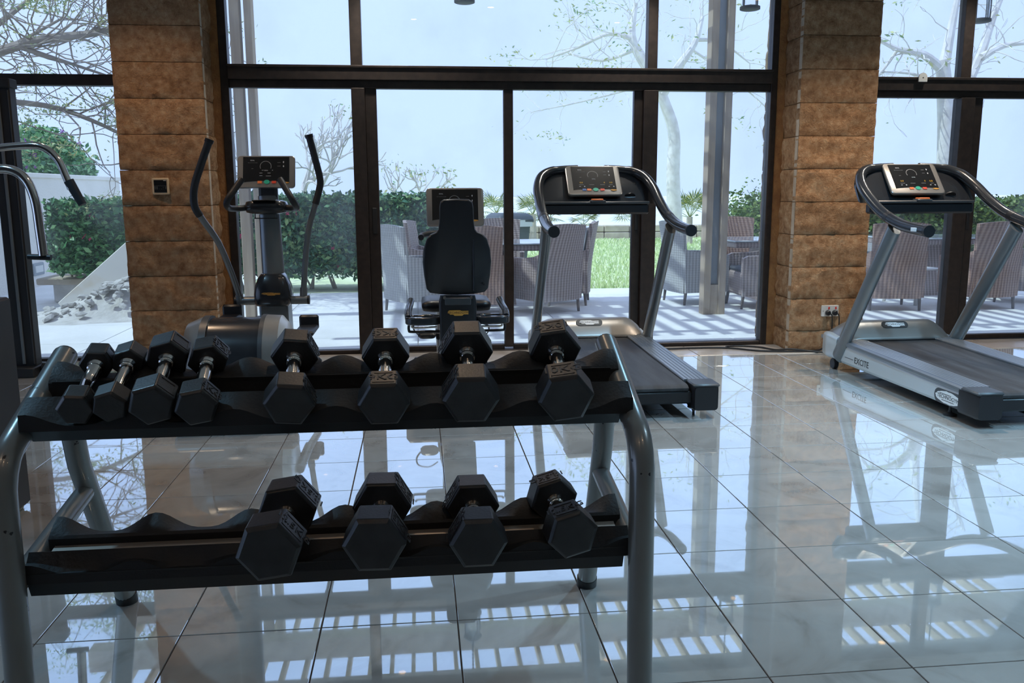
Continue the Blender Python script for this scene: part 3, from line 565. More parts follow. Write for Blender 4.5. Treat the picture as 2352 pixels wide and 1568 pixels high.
# ------------------------------------------------------------------ exercise consoles
LOGO = [(-0.5, 0.25), (-0.43, 0.5), (0.10, 0.5), (0.16, 0.36), (0.5, 0.36), (0.5, -0.36), (0.27, -0.36), (0.20, -0.62), (-0.17, -0.62), (-0.24, -0.36), (-0.40, -0.36), (-0.42, -0.1), (-0.5, -0.1)]
def logo(parent, mw, w, plate='logo_white', ink='logo_dark', name='logo_plate', txt=True, h=0.24):
    b = B(); n = len(LOGO); P = [(u*w, v*w*h) for u, v in LOGO]
    o = obj(name, b.prism(P, 'z', 0.0, 0.0012), plate, parent, smooth=0); o.matrix_local = mw
    if txt: text('logo_lettering', 'TECHNOGYM', w*0.158, ink, parent, mw @ Matrix.Translation((0.0, 0.0, 0.0013)), 0.0005)
    return o
def console(parent, pos, tilt, Wc=0.40, Hc=0.27, treadmill=True, speed='0.0'):
    body = bpy.data.objects.new('console', None); COL.objects.link(body)
    b = B(); rr = rounded_rect(Wc, Hc, 0.024, 4)
    def ring(s, z): return [(x*s, y*s, z) for x, y in rr]
    me = b.loft([ring(0.90, -0.035), ring(1.0, -0.020), ring(1.0, -0.004), ring(0.975, 0.0)]).mesh('console'); bpy.data.objects.remove(body)
    body = obj('console', me, 'silver', parent); body.location = pos; body.rotation_euler = (PI/2-tilt, 0, 0)
    sw, sh = Wc*0.80, Hc*0.80
    scp = [(-sw/2, sh/2+Hc*0.055), (sw/2, sh/2+Hc*0.055)] + [(sw/2*math.cos(a)*1.0, -sh/2+Hc*0.055+0.012*math.sin(a)) for a in [PI*k/10 for k in range(11)]]
    obj('screen', B().prism([(x, y) for x, y in scp], 'z', -0.002, 0.0022), 'screen', body, smooth=0)
    obj('top_band', B().loft([[(-sw/2, Hc/2-0.012, 0.0015), (sw/2, Hc/2-0.012, 0.0015), (sw/2, Hc/2+0.001, -0.012), (-sw/2, Hc/2+0.001, -0.012)], [(-sw/2, Hc/2-0.012, 0.003), (sw/2, Hc/2-0.012, 0.003), (sw/2, Hc/2+0.003, -0.011), (-sw/2, Hc/2+0.003, -0.011)]]), 'dark_gloss', body, smooth=0)
    Z = 0.0026
    def T(x, y): return Matrix.Translation((x*Wc, y*Hc, Z))
    arc = B()
    for k in range(20):
        a0, a1 = math.radians(205-k*11.5), math.radians(205-(k+1)*11.5+2); ro, ri = 0.040, 0.036
        arc.prism([(-0.01*Wc+ro*math.cos(a), 0.16*Hc+ro*math.sin(a)) for a in (a0, a1)]+[(-0.01*Wc+ri*math.cos(a), 0.16*Hc+ri*math.sin(a)) for a in (a1, a0)], 'z', Z-0.0004, Z)
    obj('dial_arc', arc, 'print_dim', body, smooth=0)
    text('printed_word', 'GOAL', 0.011, 'print_white', body, T(-0.24, 0.345)); text('printed_word', 'GOAL', 0.010, 'print_white', body, T(0.0, 0.03))
    text('printed_word', 'TIME  DISTANCE CALORIES', 0.0055, 'print_dim', body, T(-0.235, 0.27))
    for (x, y, w) in ((0.22, 0.28, 0.022), (0.22, 0.17, 0.022), (-0.24, 0.09, 0.014)):
        obj('printed_line', B().box(x*Wc-w/2, x*Wc+w/2, y*Hc-0.001, y*Hc+0.001, Z-0.0004, Z), 'print_dim', body, smooth=0)
    for (y, s) in ((0.29, 1), (0.17, -1)):
        obj('arrow_key', B().prism([(0.30*Wc-0.005, y*Hc), (0.30*Wc+0.005, y*Hc), (0.30*Wc, y*Hc+s*0.009)][::s], 'z', Z-0.0004, Z).box(0.30*Wc-0.0018, 0.30*Wc+0.0018, y*Hc-0.006 if s > 0 else y*Hc, y*Hc if s > 0 else y*Hc+0.006, Z-0.0004, Z), 'print_white', body, smooth=0)
    def key(name, poly, mat): obj(name, B().prism(poly, 'z', Z-0.0004, Z+0.0012), mat, body, smooth=0)
    kb = -0.335
    def rect(x, w, h): return [(x*Wc-w/2, kb*Hc-h/2), (x*Wc+w/2, kb*Hc-h/2), (x*Wc+w/2, kb*Hc+h/2), (x*Wc-w/2, kb*Hc+h/2)]
    if treadmill:
        for (x, t_) in ((-0.24, '0.0'), (0.19, '0'), (0.31, speed)):
            text('amber_digits', t_, 0.019, 'amber', body, T(x, -0.095))
        for (x, w) in ((-0.24, 0.034), (-0.05, 0.036), (0.15, 0.034), (0.31, 0.024)):
            obj('printed_line', B().box(x*Wc-w/2, x*Wc+w/2, -0.165*Hc-0.0012, -0.165*Hc+0.0012, Z-0.0004, Z), 'print_dim', body, smooth=0)
        for x in (-0.27, 0.27):
            obj('minus_key', B().box(x*Wc-0.006, x*Wc+0.006, -0.225*Hc-0.0013, -0.225*Hc+0.0013, Z-0.0004, Z), 'print_white', body, smooth=0)
            xx = x*Wc+0.034
            obj('plus_key', B().box(xx-0.006, xx+0.006, -0.225*Hc-0.0013, -0.225*Hc+0.0013, Z-0.0004, Z).box(xx-0.0013, xx+0.0013, -0.225*Hc-0.006, -0.225*Hc+0.006, Z-0.0004, Z+0.0001), 'print_white', body, smooth=0)
        if speed == '0.0': key('blue_key', rect(-0.20, 0.027, 0.018), 'blue')
    else:
        for (x, y, w) in ((-0.06, 0.04, 0.012), (0.11, 0.04, 0.006), (-0.09, -0.05, 0.02), (0.05, -0.05, 0.02), (-0.09, -0.13, 0.02), (0.04, -0.14, 0.035)):
            obj('printed_line', B().box(x*Wc-w/2, x*Wc+w/2, y*Hc-0.0012, y*Hc+0.0012, Z-0.0004, Z), 'print_white', body, smooth=0)
    key('orange_key', rect(-0.11, 0.030, 0.018), 'orange'); key('red_key', rect(0.135, 0.030, 0.018), 'red')
    key('green_key', [(0.012*Wc+0.020*math.cos(2*PI*k/20), kb*Hc+0.002+0.015*math.sin(2*PI*k/20)) for k in range(20)], 'green')
    o = logo(body, T(0.34, -0.35), 0.044, 'logo_yellow', 'logo_dark', 'logo_plate', False)
    return body

# ------------------------------------------------------------------ treadmills
def treadmill(cx, cy, label, speed, excite):
    t = thing('treadmill', label, 'treadmill', (cx, cy, 0), 0, 'treadmills facing the window')
    def zt(y): return 0.232+0.022*(y+0.2)
    rear, fr = -1.60, 0.10
    for s in (-1, 1):
        prof = [(s*0.355, 0.065), (s*0.425, 0.065), (s*0.440, 0.085), (s*0.440, 0.150), (s*0.430, 0.165), (s*0.355, 0.165)]
        rings = [[(x, y, z*(zt(y)-0.03)/0.165 if z > 0.1 else z) for x, z in prof] for y in (rear+0.12, -1.0, -0.5, 0.0, fr)]
        obj('side_beam', B().loft(rings), 'silver_light', t, smooth=30)
        # ribbed foot rail: seven ridges, rounded outer nose
        b = B(); pr = []
        n = 6
        for k in range(n):
            xa = 0.278+k*0.0255
            pr += [(xa, 0.000), (xa+0.004, 0.007), (xa+0.0215, 0.007), (xa+0.0255, 0.000)]
        pr += [(0.437, 0.004), (0.447, -0.006), (0.449, -0.022), (0.440, -0.035), (0.278, -0.030)]
        rings = [[(s*x, y, zt(y)+z) for x, z in pr] for y in (rear+0.10, 0.03)]
        obj('foot_rail', b.loft(rings), 'ribbed', t, smooth=20)
        # rear end block
        pts = rounded_rect(0.155, 0.155, 0.022, 4)
        def rg(y, k): return [(s*(0.372+u*k), y, 0.128+w*k-(0.006 if k < 1 else 0)) for u, w in pts]
        eb = obj('end_block', B().loft([rg(rear+0.13, 1.0), rg(rear-0.03, 1.0), rg(rear-0.05, 0.90)]), 'black_plastic', t)
        obj('end_block_lid', B().cbox(min(s*0.292, s*0.452), max(s*0.292, s*0.452), rear-0.052, rear+0.115, 0.190, 0.210, 0.008), 'dark_grey', eb)
        ft = obj('levelling_foot', B().lathe([(0.038, 0.0), (0.040, 0.008), (0.020, 0.016), (0.012, 0.020), (0.012, 0.028), (0.008, 0.030), (0.008, 0.075)], (s*0.40, rear+0.27, 0)), 'black_plastic', t)
        obj('transport_wheel', B().lathe([(0.036, -0.018), (0.040, -0.014), (0.040, 0.014), (0.036, 0.018)], (s*0.43, 0.075, 0.040), 'x'), 'black_plastic', t)
        # slanted upright, oval section
        P = [Vector((s*0.432, 0.02, 0.10)), Vector((s*0.432, -0.30, 0.585)), Vector((s*0.428, -0.625, 1.075))]
        obj('upright', B().sweep(P, 0.034, 0.062, n=20, up=Vector((1, 0, 0)).cross(Vector((0, 0, 1)))), 'grey_upright', t, smooth=60)
        # handlebar sweeping from its end towards the console
        hp = catmull([(s*0.442, -1.03, 1.075), (s*0.442, -0.90, 1.082), (s*0.440, -0.72, 1.105), (s*0.436, -0.50, 1.165), (s*0.432, -0.32, 1.250), (s*0.424, -0.17, 1.345), (s*0.385, -0.06, 1.425), (s*0.315, 0.00, 1.465), (s*0.22, 0.02, 1.480), (s*0.10, 0.03, 1.485)], 5)
        K = len(hp)
        obj('handlebar', B().sweep(hp, [0.036 if i < K*0.82 else 0.032 for i in range(K)], n=18), 'dark_gloss', t, smooth=60)
        obj('grip_end', B().cyl((s*0.442, -1.045, 1.0745), (s*0.442, -1.02, 1.0755), 0.0375, 0.0375, 18), 'black_plastic', t)
        obj('grip_ring', B().sweep([hp[13], hp[14]], 0.0368, n=18), 'black_plastic', t)
    obj('running_belt', B().loft([[(x, y, z) for (y, z) in ((rear+0.02, 0.150), (rear-0.005, 0.165), (rear-0.01, 0.180), (rear+0.005, 0.192), (rear+0.03, 0.197), (-0.8, 0.207), (0.05, 0.228), (0.05, 0.15))] for x in (-0.275, 0.275)], closed=True), 'belt', t, smooth=50)
    obj('deck', B().cbox(-0.30, 0.30, rear+0.02, 0.06, 0.085, 0.175, 0.01), 'black_plastic', t)
    obj('deck_lip', B().cbox(-0.30, 0.30, rear-0.006, rear+0.05, 0.085, 0.160, 0.008), 'black_plastic', t)
    # motor housing: pale lower shell and silver hood with a raised crest
    sh = [(-0.446, 0.06, 0.07), (0.0, 0, 0)]
    def shell(y, w, z0, z1): 
        pp = rounded_rect(2*w, z1-z0, min(0.03, (z1-z0)/2.2), 3, 0, (z0+z1)/2); return [(u, y, v) for u, v in pp]
    obj('motor_shell', B().loft([shell(0.02, 0.452, 0.075, 0.250), shell(0.16, 0.455, 0.070, 0.262), shell(0.26, 0.440, 0.075, 0.255), shell(0.305, 0.38, 0.09, 0.22)]), 'silver_light', t, smooth=60)
    rings = []
    for (y, z) in ((-0.055, 0.236), (-0.045, 0.250), (-0.005, 0.300), (0.04, 0.345), (0.09, 0.362), (0.16, 0.350), (0.24, 0.305), (0.30, 0.225)):
        ring = []
        for k in range(21):
            u = -1+k/10; x = 0.435*u
            q = max(0.0, 1-max(0.0, (abs(u)-0.60)/0.40)**2.2)
            ring.append((x, y, 0.225+(z-0.225)*q**0.8+0.001))
        ring += [(0.435, y, 0.20), (-0.435, y, 0.20)]
        rings.append(ring)
    obj('motor_hood', B().loft(rings), 'silver', t, smooth=50)
    obj('hood_seam', B().cbox(-0.29, 0.29, -0.062, -0.040, 0.222, 0.236, 0.004), 'black_plastic', t)
    # badge on the hood slope
    nrm = Vector((0, -0.12, 0.10)).normalized()
    sl = math.atan2(0.345-0.300, 0.045)
    mw = Matrix.Translation((0.0, 0.025, 0.3335)) @ Matrix.Rotation(sl, 4, 'X')
    bd = obj('hood_badge', B().prism(rounded_rect(0.205, 0.060, 0.029, 6), 'z', 0, 0.002), 'dark_grey', t, smooth=0); bd.matrix_local = mw
    logo(bd, Matrix.Translation((0, 0, 0.0022)), 0.15)
    # front panel under the console, with a bottle hole on the right
    b = B(); th = 0.03
    arch = [(-0.428, 1.235), (-0.428, 1.34), (-0.395, 1.415), (-0.31, 1.462), (-0.16, 1.480), (0.16, 1.480), (0.31, 1.462), (0.395, 1.415), (0.428, 1.34), (0.428, 1.235)]
    def py(z): return -0.16+(z-1.235)*0.72
    N = len(arch)
    b.add([(x, py(z), z) for x, z in arch]+[(x, py(z)+th, z+0.01) for x, z in arch], [tuple(range(0, N))[::-1], tuple(range(N, 2*N))]+[(i, (i+1) % N, N+(i+1) % N, N+i) for i in range(N)])
    obj('console_panel', b, 'dark_gloss', t, smooth=40)
    obj('panel_hole', B().sweep([(0.265, py(1.29)-0.006, 1.285), (0.265, py(1.29)+0.002, 1.290)], 0.040, 0.026, n=20), 'screen' if not excite else 'black_plastic', t)
    obj('cross_shelf', B().cbox(-0.385, 0.385, -0.235, -0.14, 1.232, 1.252, 0.006), 'dark_grey', t)
    obj('cross_bar', B().cbox(-0.385, 0.385, -0.225, -0.150, 1.160, 1.234, 0.012), 'black_plastic', t)
    sk = obj('stop_key_mount', B().cbox(-0.052, 0.060, -0.246, -0.172, 1.240, 1.262, 0.006), 'dark_grey', t)
    obj('stop_key', B().cbox(-0.038, 0.042, -0.243, -0.185, 1.258, 1.271, 0.004), 'orange', sk)
    console(t, (0.0, -0.085, 1.405), math.radians(40), 0.40, 0.275, True, speed)
    if excite:
        mL = Matrix(((0, 0, -1, -0.4405), (-1, 0, 0, -0.34), (0, 1, 0, 0.122), (0, 0, 0, 1)))
        text('model_lettering', 'EXCITE', 0.062, 'logo_dark', t, mL, 0.0008)
        obj('model_line', B().box(-0.4412, -0.4400, -0.225, -0.10, 0.1205, 0.1235), 'logo_dark', t, smooth=0)
        pl = obj('side_badge', B().prism(rounded_rect(0.275, 0.085, 0.040, 6), 'z', 0, 0.003), 'dark_grey', t, smooth=0)
        pl.matrix_local = Matrix(((0, 0, -1, -0.4402), (-1, 0, 0, rear+0.235), (0, 1, 0, 0.112), (0, 0, 0, 1)))
        obj('peeled_patch', B().prism([(0.125*math.cos(2*PI*k/40)*(1+0.10*mnoise.noise(Vector((k*1.3, 0, 0)))), 0.036*math.sin(2*PI*k/40)*(1+0.2*mnoise.noise(Vector((k*1.7, 5, 0))))) for k in range(40)], 'z', 0.003, 0.0036), 'logo_white', pl, smooth=0)
        text('logo_lettering', 'TECHNOGYM', 0.034, 'logo_dark', pl, Matrix.Translation((0, 0, 0.0038)), 0.0005)
        obj('logo_line', B().box(-0.085, 0.03, 0.0165, 0.0195, 0.0036, 0.0044).box(-0.06, 0.06, -0.021, -0.018, 0.0036, 0.0044), 'logo_dark', pl, smooth=0)
        mw = Matrix(((0.25, -0.30, -0.92, -0.474), (-0.96, 0.0, -0.26, -0.945), (0.07, 0.954, -0.30, 1.088), (0, 0, 0, 1)))
        obj('grip_sticker', B().cbox(-0.4815, -0.4755, -0.965, -0.905, 1.070, 1.094, 0.002), 'logo_white', t, smooth=0)
    return t
T1 = treadmill(1.285, 6.45, 'grey treadmill standing directly behind the dumbbell rack, console before the glass door', '0.0', False)
T2 = treadmill(3.523, 6.04, 'silver sided treadmill with EXCITE lettering standing beside the socket pillar', '0.0 ', True)

# ------------------------------------------------------------------ elliptical trainer
EO = Vector((-1.03, 5.6, 0))
el = thing('elliptical_trainer', 'silver and black elliptical trainer with curved arm levers beside the thermostat pillar', 'elliptical', EO)
def E(*p): return tuple(Vector(p)-EO)
cx = -1.03
obj('rear_base', B().sweep([E(x, 4.84, 0.05) for x in (cx-0.34, cx-0.32, cx+0.30, cx+0.33)], [0.03, 0.055, 0.055, 0.03], n=14), 'black_plastic', el)
obj('base_beam', B().cbox(*[v for p in ((cx-0.09-EO.x, cx+0.09-EO.x), (4.80-EO.y, 6.55-EO.y), (0.05, 0.15)) for v in p], 0.02), 'dark_grey', el)
obj('front_base', B().sweep([E(x, 6.55, 0.05) for x in (cx-0.28, cx-0.26, cx+0.26, cx+0.28)], [0.03, 0.05, 0.05, 0.03], n=14), 'black_plastic', el)
def drum(x0, x1, r0, r1, n=30, cyy=5.22, czz=0.355, m=5):
    rings = []
    for i in range(m+1):
        u = i/m; x = x0+(x1-x0)*u; r = r0+(r1-r0)*u
        ring = []
        for k in range(n):
            a = 2*PI*k/n; yy, zz = r*math.cos(a), r*math.sin(a)
            if zz < 0: yy *= 1+0.25*min(1, -zz/0.2)
            ring.append(E(x, cyy+yy, max(0.12, czz+zz)))
        rings.append(ring)
    return B().loft(rings)
obj('drum_centre', drum(cx-0.20, cx+0.12, 0.243, 0.243), 'dark_gloss', el, smooth=50)
obj('drum_seam', drum(cx-0.235, cx-0.195, 0.256, 0.256), 'dark_grey', el, smooth=50); obj('drum_seam', drum(cx+0.10, cx+0.125, 0.258, 0.258), 'dark_grey', el, smooth=50)
obj('drum_shell', drum(cx-0.325, cx-0.23, 0.215, 0.255), 'silver', el, smooth=50); obj('drum_shell', drum(cx+0.122, cx+0.21, 0.256, 0.250), 'silver', el, smooth=50)
obj('drum_end_cap', drum(cx+0.21, cx+0.250, 0.250, 0.20), 'silver_light', el, smooth=50)
obj('lower_cover', B().cbox(cx-0.30-EO.x, cx+0.20-EO.x, 4.93-EO.y, 5.5-EO.y, 0.08, 0.24, 0.03), 'silver', el)
logo(el, Matrix.Translation(E(cx+0.03, 4.9745, 0.33)) @ Matrix.Rotation(PI/2, 4, 'X'), 0.075, 'logo_yellow', 'logo_dark', 'logo_plate', True)
for s, dy, dz in ((-1, 0.10, 0.06), (1, -0.06, 0.0)):
    xx = cx+s*0.27
    obj('pedal_arm', B().sweep([E(xx, 5.25, 0.36), E(xx, 5.75, 0.36+dz*0.4), E(xx*1.0, 6.22, 0.40)], 0.026, n=12), 'grey_upright', el)
    obj('pedal', B().cbox(xx-0.065-EO.x, xx+0.065-EO.x, 5.72+dy-EO.y, 6.06+dy-EO.y, 0.40+dz, 0.435+dz, 0.012).cbox(xx-0.065-EO.x, xx+0.065-EO.x, 6.03+dy-EO.y, 6.07+dy-EO.y, 0.40+dz, 0.50+dz, 0.012), 'black_plastic', el)
obj('neck', B().loft([[E(cx+sx*w, y+sy*d, z) for sx, sy in ((-1, -1), (1, -1), (1, 1), (-1, 1))] for (y, z, w, d) in ((6.34, 0.10, 0.10, 0.13), (6.32, 0.42, 0.10, 0.11), (6.30, 0.60, 0.10, 0.10))]), 'grey_upright', el, smooth=20, bevel=0.015)
rings = []
for (z, w, d) in ((0.54, 0.112, 0.10), (0.56, 0.126, 0.125), (0.62, 0.128, 0.125), (0.68, 0.120, 0.115), (0.735, 0.098, 0.10), (0.765, 0.075, 0.085)):
    rings.append([E(cx+u, 6.26+0.4*(0.0)+v, z) for u, v in rounded_rect(2*w, 2*d, min(w, d)*0.55, 4)])
obj('pivot_cover', B().loft(rings), 'dark_gloss', el, smooth=60)
logo(el, Matrix.Translation(E(cx, 6.1335, 0.632)) @ Matrix.Rotation(PI/2-0.08, 4, 'X'), 0.125, 'logo_yellow', 'logo_dark', 'logo_plate', True, 0.14)
obj('axle', B().cyl(E(cx-0.25, 6.23, 0.575), E(cx+0.235, 6.23, 0.575), 0.030, n=18), 'grey_upright', el)
obj('axle_cap', B().cyl(E(cx+0.235, 6.23, 0.575), E(cx+0.250, 6.23, 0.575), 0.032, n=18), 'black_plastic', el); obj('axle_cap', B().cyl(E(cx-0.265, 6.23, 0.575), E(cx-0.25, 6.23, 0.575), 0.032, n=18), 'black_plastic', el)
obj('column', B().sweep([E(cx, 6.29, 0.72), E(cx-0.012, 6.33, 1.0), E(cx-0.022, 6.36, 1.30)], [0.078, 0.075, 0.07], [0.06, 0.055, 0.05], n=20), 'grey_upright', el, smooth=60)
rings = []
for (z, w, d) in ((1.175, 0.07, 0.06), (1.19, 0.135, 0.10), (1.225, 0.145, 0.11), (1.262, 0.135, 0.10), (1.272, 0.10, 0.08)):
    rings.append([E(cx-0.02+u, 6.27+v, z) for u, v in rounded_rect(2*w, 2*d, min(w, d)*0.7, 4)])
hb = obj('handle_bracket', B().loft(rings), 'dark_gloss', el, smooth=60)
obj('bottle_recess', B().cbox(cx-0.10-EO.x, cx+0.06-EO.x, 6.15-EO.y, 6.24-EO.y, 1.268, 1.276, 0.003), 'screen', hb)
obj('wire_loop', B().sweep(catmull([E(cx-0.09, 6.2, 1.18), E(cx-0.09, 6.2, 1.155), E(cx-0.085, 6.2, 1.15), E(cx+0.05, 6.2, 1.15), E(cx+0.055, 6.2, 1.155), E(cx+0.055, 6.2, 1.18)], 3), 0.004, n=6), 'black_plastic', el)
for s, dx in ((-1, -0.02), (1, -0.02)):
    obj('fixed_grip', B().sweep(catmull([E(cx+dx+s*0.11, 6.25, 1.225), E(cx+dx+s*0.19, 6.20, 1.218), E(cx+dx+s*0.225, 6.10, 1.225), E(cx+dx+s*0.215, 6.02, 1.27), E(cx+dx+s*0.16, 6.06, 1.36), E(cx+dx+s*0.125, 6.09, 1.415)], 6), 0.0215, n=14), 'black_soft', el, smooth=60)
lh = catmull([E(-1.255, 6.23, 0.56), E(-1.27, 6.20, 0.66), E(-1.30, 6.13, 0.82), E(-1.345, 6.04, 1.00), E(-1.415, 5.93, 1.16), E(-1.448, 5.90, 1.245), E(-1.442, 5.90, 1.36), E(-1.395, 5.91, 1.50), E(-1.335, 5.92, 1.655)], 6)
rh = catmull([E(-0.825, 6.23, 0.56), E(-0.815, 6.26, 0.72), E(-0.80, 6.30, 0.90), E(-0.775, 6.34, 1.08), E(-0.735, 6.37, 1.22), E(-0.700, 6.39, 1.34), E(-0.690, 6.39, 1.42), E(-0.720, 6.38, 1.57), E(-0.752, 6.37, 1.715)], 6)
for P, gi in ((lh, 25), (rh, 25)):
    lv = obj('arm_lever', B().sweep(P[:gi+1], 0.0205, n=14), 'grey_upright', el, smooth=60)
    obj('lever_grip', B().sweep(P[gi:], 0.0245, n=14), 'black_soft', lv, smooth=60)
    d = (Vector(P[-1])-Vector(P[-2])).normalized()
    obj('grip_cap', B().sweep([Vector(P[-1])-d*0.012, Vector(P[-1])+d*0.012], 0.029, n=14), 'black_plastic', lv)
    obj('lever_socket', B().sweep([Vector(P[0]), Vector(P[4])], 0.026, n=14), 'grey_upright', lv)
console(el, E(cx-0.022, 6.33, 1.470), math.radians(20), 0.395, 0.235, False)
obj('console_stem', B().cbox(cx-0.085-EO.x, cx+0.045-EO.x, 6.33-EO.y, 6.40-EO.y, 1.26, 1.42, 0.02), 'dark_grey', el)

# ------------------------------------------------------------------ recumbent bike
BO = Vector((0.215, 5.4, 0))
bk = thing('recumbent_bike', 'black recumbent exercise bike seen from behind its tall padded backrest', 'exercise bike', BO)
def Bk(*p): return tuple(Vector(p)-BO)
bx = 0.215
obj('rear_base', B().sweep([Bk(x, 4.88, 0.05) for x in (bx-0.31, bx-0.29, bx+0.29, bx+0.31)], [0.03, 0.055, 0.055, 0.03], n=14), 'black_plastic', bk)
obj('front_base', B().sweep([Bk(x, 6.45, 0.05) for x in (bx-0.28, bx-0.26, bx+0.26, bx+0.28)], [0.03, 0.05, 0.05, 0.03], n=14), 'black_plastic', bk)
obj('main_beam', B().cbox(-0.075, 0.075, 4.86-BO.y, 6.45-BO.y, 0.06, 0.20, 0.03), 'dark_grey', bk)
obj('drive_housing', B().loft([[Bk(bx+u, 6.05+v, z) for u, v in rounded_rect(2*w, 2*d, 0.06, 4)] for (z, w, d) in ((0.12, 0.10, 0.30), (0.35, 0.11, 0.32), (0.52, 0.10, 0.24), (0.62, 0.08, 0.15))]), 'silver', bk, smooth=60)
obj('console_column', B().sweep([Bk(bx, 6.10, 0.55), Bk(bx, 6.18, 0.9), Bk(bx, 6.26, 1.25)], [0.06, 0.05, 0.05], n=16), 'grey_upright', bk, smooth=60)
console(bk, Bk(bx+0.045, 6.20, 1.218), math.radians(14), 0.405, 0.275, False)
obj('front_handle', B().sweep(catmull([Bk(bx-0.20, 5.95, 1.02), Bk(bx-0.19, 6.05, 1.03), Bk(bx-0.10, 6.16, 1.04), Bk(bx+0.10, 6.16, 1.04), Bk(bx+0.19, 6.05, 1.03), Bk(bx+0.20, 5.95, 1.02)], 5), 0.02, n=12), 'black_soft', bk)
# backrest with rounded headrest, shaped outline
half = [(0.0, 0.738), (0.10, 0.742), (0.158, 0.752), (0.178, 0.775), (0.190, 0.85), (0.197, 0.93), (0.190, 1.0), (0.172, 1.06), (0.150, 1.085), (0.118, 1.098), (0.104, 1.115), (0.098, 1.16), (0.095, 1.24), (0.090, 1.268), (0.072, 1.282), (0.0, 1.285)]
out = half + [(-x, z) for x, z in half[::-1][1:-1]]
cxm, czm = 0.0, 0.98
def br(y, k, ky=1.0): return [Bk(bx+x*k, y-0.06*(z-0.98)+0, czm+(z-czm)*(1-(1-k)*0.5)) for x, z in out]
obj('backrest', B().loft([br(5.005, 0.93), br(4.985, 0.985), br(4.975, 1.0), br(4.965, 0.985), br(4.958, 0.95)]), 'black_plastic', bk, smooth=50)
obj('backrest_pad', B().loft([br(5.00, 0.98), br(5.03, 0.985), br(5.05, 0.93), br(5.06, 0.8)]), 'vinyl', bk, smooth=60)
obj('backrest_rib', B().cbox(0.088, 0.100, 4.952-BO.y, 4.972-BO.y, 0.76, 1.06, 0.005), 'black_plastic', bk)
for sx, z in ((-1, 1.06), (1, 1.06), (-1, 0.80), (1, 0.80)):
    obj('backrest_screw', B().cyl(Bk(bx+sx*0.15, 4.962, z), Bk(bx+sx*0.15, 4.954, z), 0.006, n=10), 'black_steel', bk)
obj('seat_cushion', B().loft([[Bk(bx+0.002+u, 5.35+v, z) for u, v in rounded_rect(2*w, 2*d, 0.05, 5)] for (z, w, d) in ((0.610, 0.17, 0.15), (0.618, 0.203, 0.18), (0.645, 0.21, 0.19), (0.668, 0.205, 0.185), (0.680, 0.17, 0.15))]), 'vinyl', bk, smooth=60)
obj('seat_bracket', B().loft([[Bk(bx+u, y+v, z) for u, v in rounded_rect(2*w, 0.07, 0.02, 3)] for (y, z, w) in ((5.02, 0.16, 0.095), (4.99, 0.45, 0.105), (4.975, 0.70, 0.108), (4.975, 0.735, 0.10))]), 'black_plastic', bk, smooth=40)
obj('bracket_plate', B().cbox(-0.075, 0.075, 4.928-BO.y, 4.945-BO.y, 0.685, 0.728, 0.005), 'dark_grey', bk)
for sx in (-1, 1):
    obj('bracket_bolt', B().cyl(Bk(bx+sx*0.076, 4.952, 0.728), Bk(bx+sx*0.076, 4.93, 0.728), 0.009, n=12), 'chrome', bk)
logo(bk, Matrix.Translation(Bk(bx+0.0, 4.9385, 0.640)) @ Matrix.Rotation(PI/2, 4, 'X'), 0.118, 'logo_yellow', 'logo_dark', 'logo_plate', True, 0.24)
for s in (-1, 1):
    # side tray with a cup hole, ring shaped
    outer = [(s*(0.20+u), v) for u, v in rounded_rect(0.21, 0.155, 0.07, 6)]; inner = [(s*(0.205+u), v+0.005) for u, v in rounded_rect(0.13, 0.075, 0.036, 6)]
    b = B(); n = len(outer)
    zs = ((0.570, 1.0), (0.556, 0.93))
    top = 0.612
    for (ring, z) in ((outer, top), (inner, top), (inner, top-0.05), (outer, top-0.045)): b.v += [Bk(bx+x, 5.03+y, z) for x, y in ring]
    for k in range(n):
        j = (k+1) % n
        b.f += [(k, j, n+j, n+k), (n+k, n+j, 2*n+j, 2*n+k), (2*n+k, 2*n+j, 3*n+j, 3*n+k), (3*n+k, 3*n+j, j, k)]
    tr = obj('side_tray', b, 'dark_gloss', bk, smooth=40, bevel=0.008)
    obj('cup_floor', B().cbox(min(s*0.14, s*0.27), max(s*0.14, s*0.27), 4.99-BO.y, 5.08-BO.y, 0.566, 0.572, 0.002), 'screen', tr)
    obj('seat_grip', B().sweep(catmull([Bk(bx+s*0.285, 5.02, 0.60), Bk(bx+s*0.288, 5.10, 0.625), Bk(bx+s*0.28, 5.22, 0.645), Bk(bx+s*0.272, 5.30, 0.67)], 5), 0.0215, n=14), 'dark_gloss', bk, smooth=60)
    obj('lower_rod', B().sweep(catmull([Bk(bx+s*0.06, 5.12, 0.505), Bk(bx+s*0.26, 5.12, 0.505), Bk(bx+s*0.285, 5.12, 0.515), Bk(bx+s*0.285, 5.12, 0.545)], 4), 0.008, n=8), 'black_steel', bk)
    obj('upper_rod', B().sweep(catmull([Bk(bx+s*0.12, 5.10, 0.535), Bk(bx+s*0.25, 5.10, 0.532), Bk(bx+s*0.27, 5.10, 0.545)], 4), 0.006, n=8), 'chrome', bk)
pd = obj('pedal', B().cbox(-0.235, -0.115, 5.62-BO.y, 5.74-BO.y, 0.375, 0.42, 0.018), 'black_plastic', bk)
obj('pedal_strap', B().sweep(catmull([Bk(bx-0.235, 5.66, 0.40), Bk(bx-0.262, 5.65, 0.44), Bk(bx-0.25, 5.64, 0.485), Bk(bx-0.18, 5.64, 0.50), Bk(bx-0.12, 5.65, 0.47)], 5), 0.012, 0.004, n=8), 'black_soft', pd)
obj('crank', B().cbox(-0.115, -0.09, 5.66-BO.y, 5.86-BO.y, 0.36, 0.41, 0.008), 'black_steel', bk)
pd = obj('pedal', B().cbox(0.115, 0.235, 6.0-BO.y, 6.12-BO.y, 0.30, 0.345, 0.018), 'black_plastic', bk)
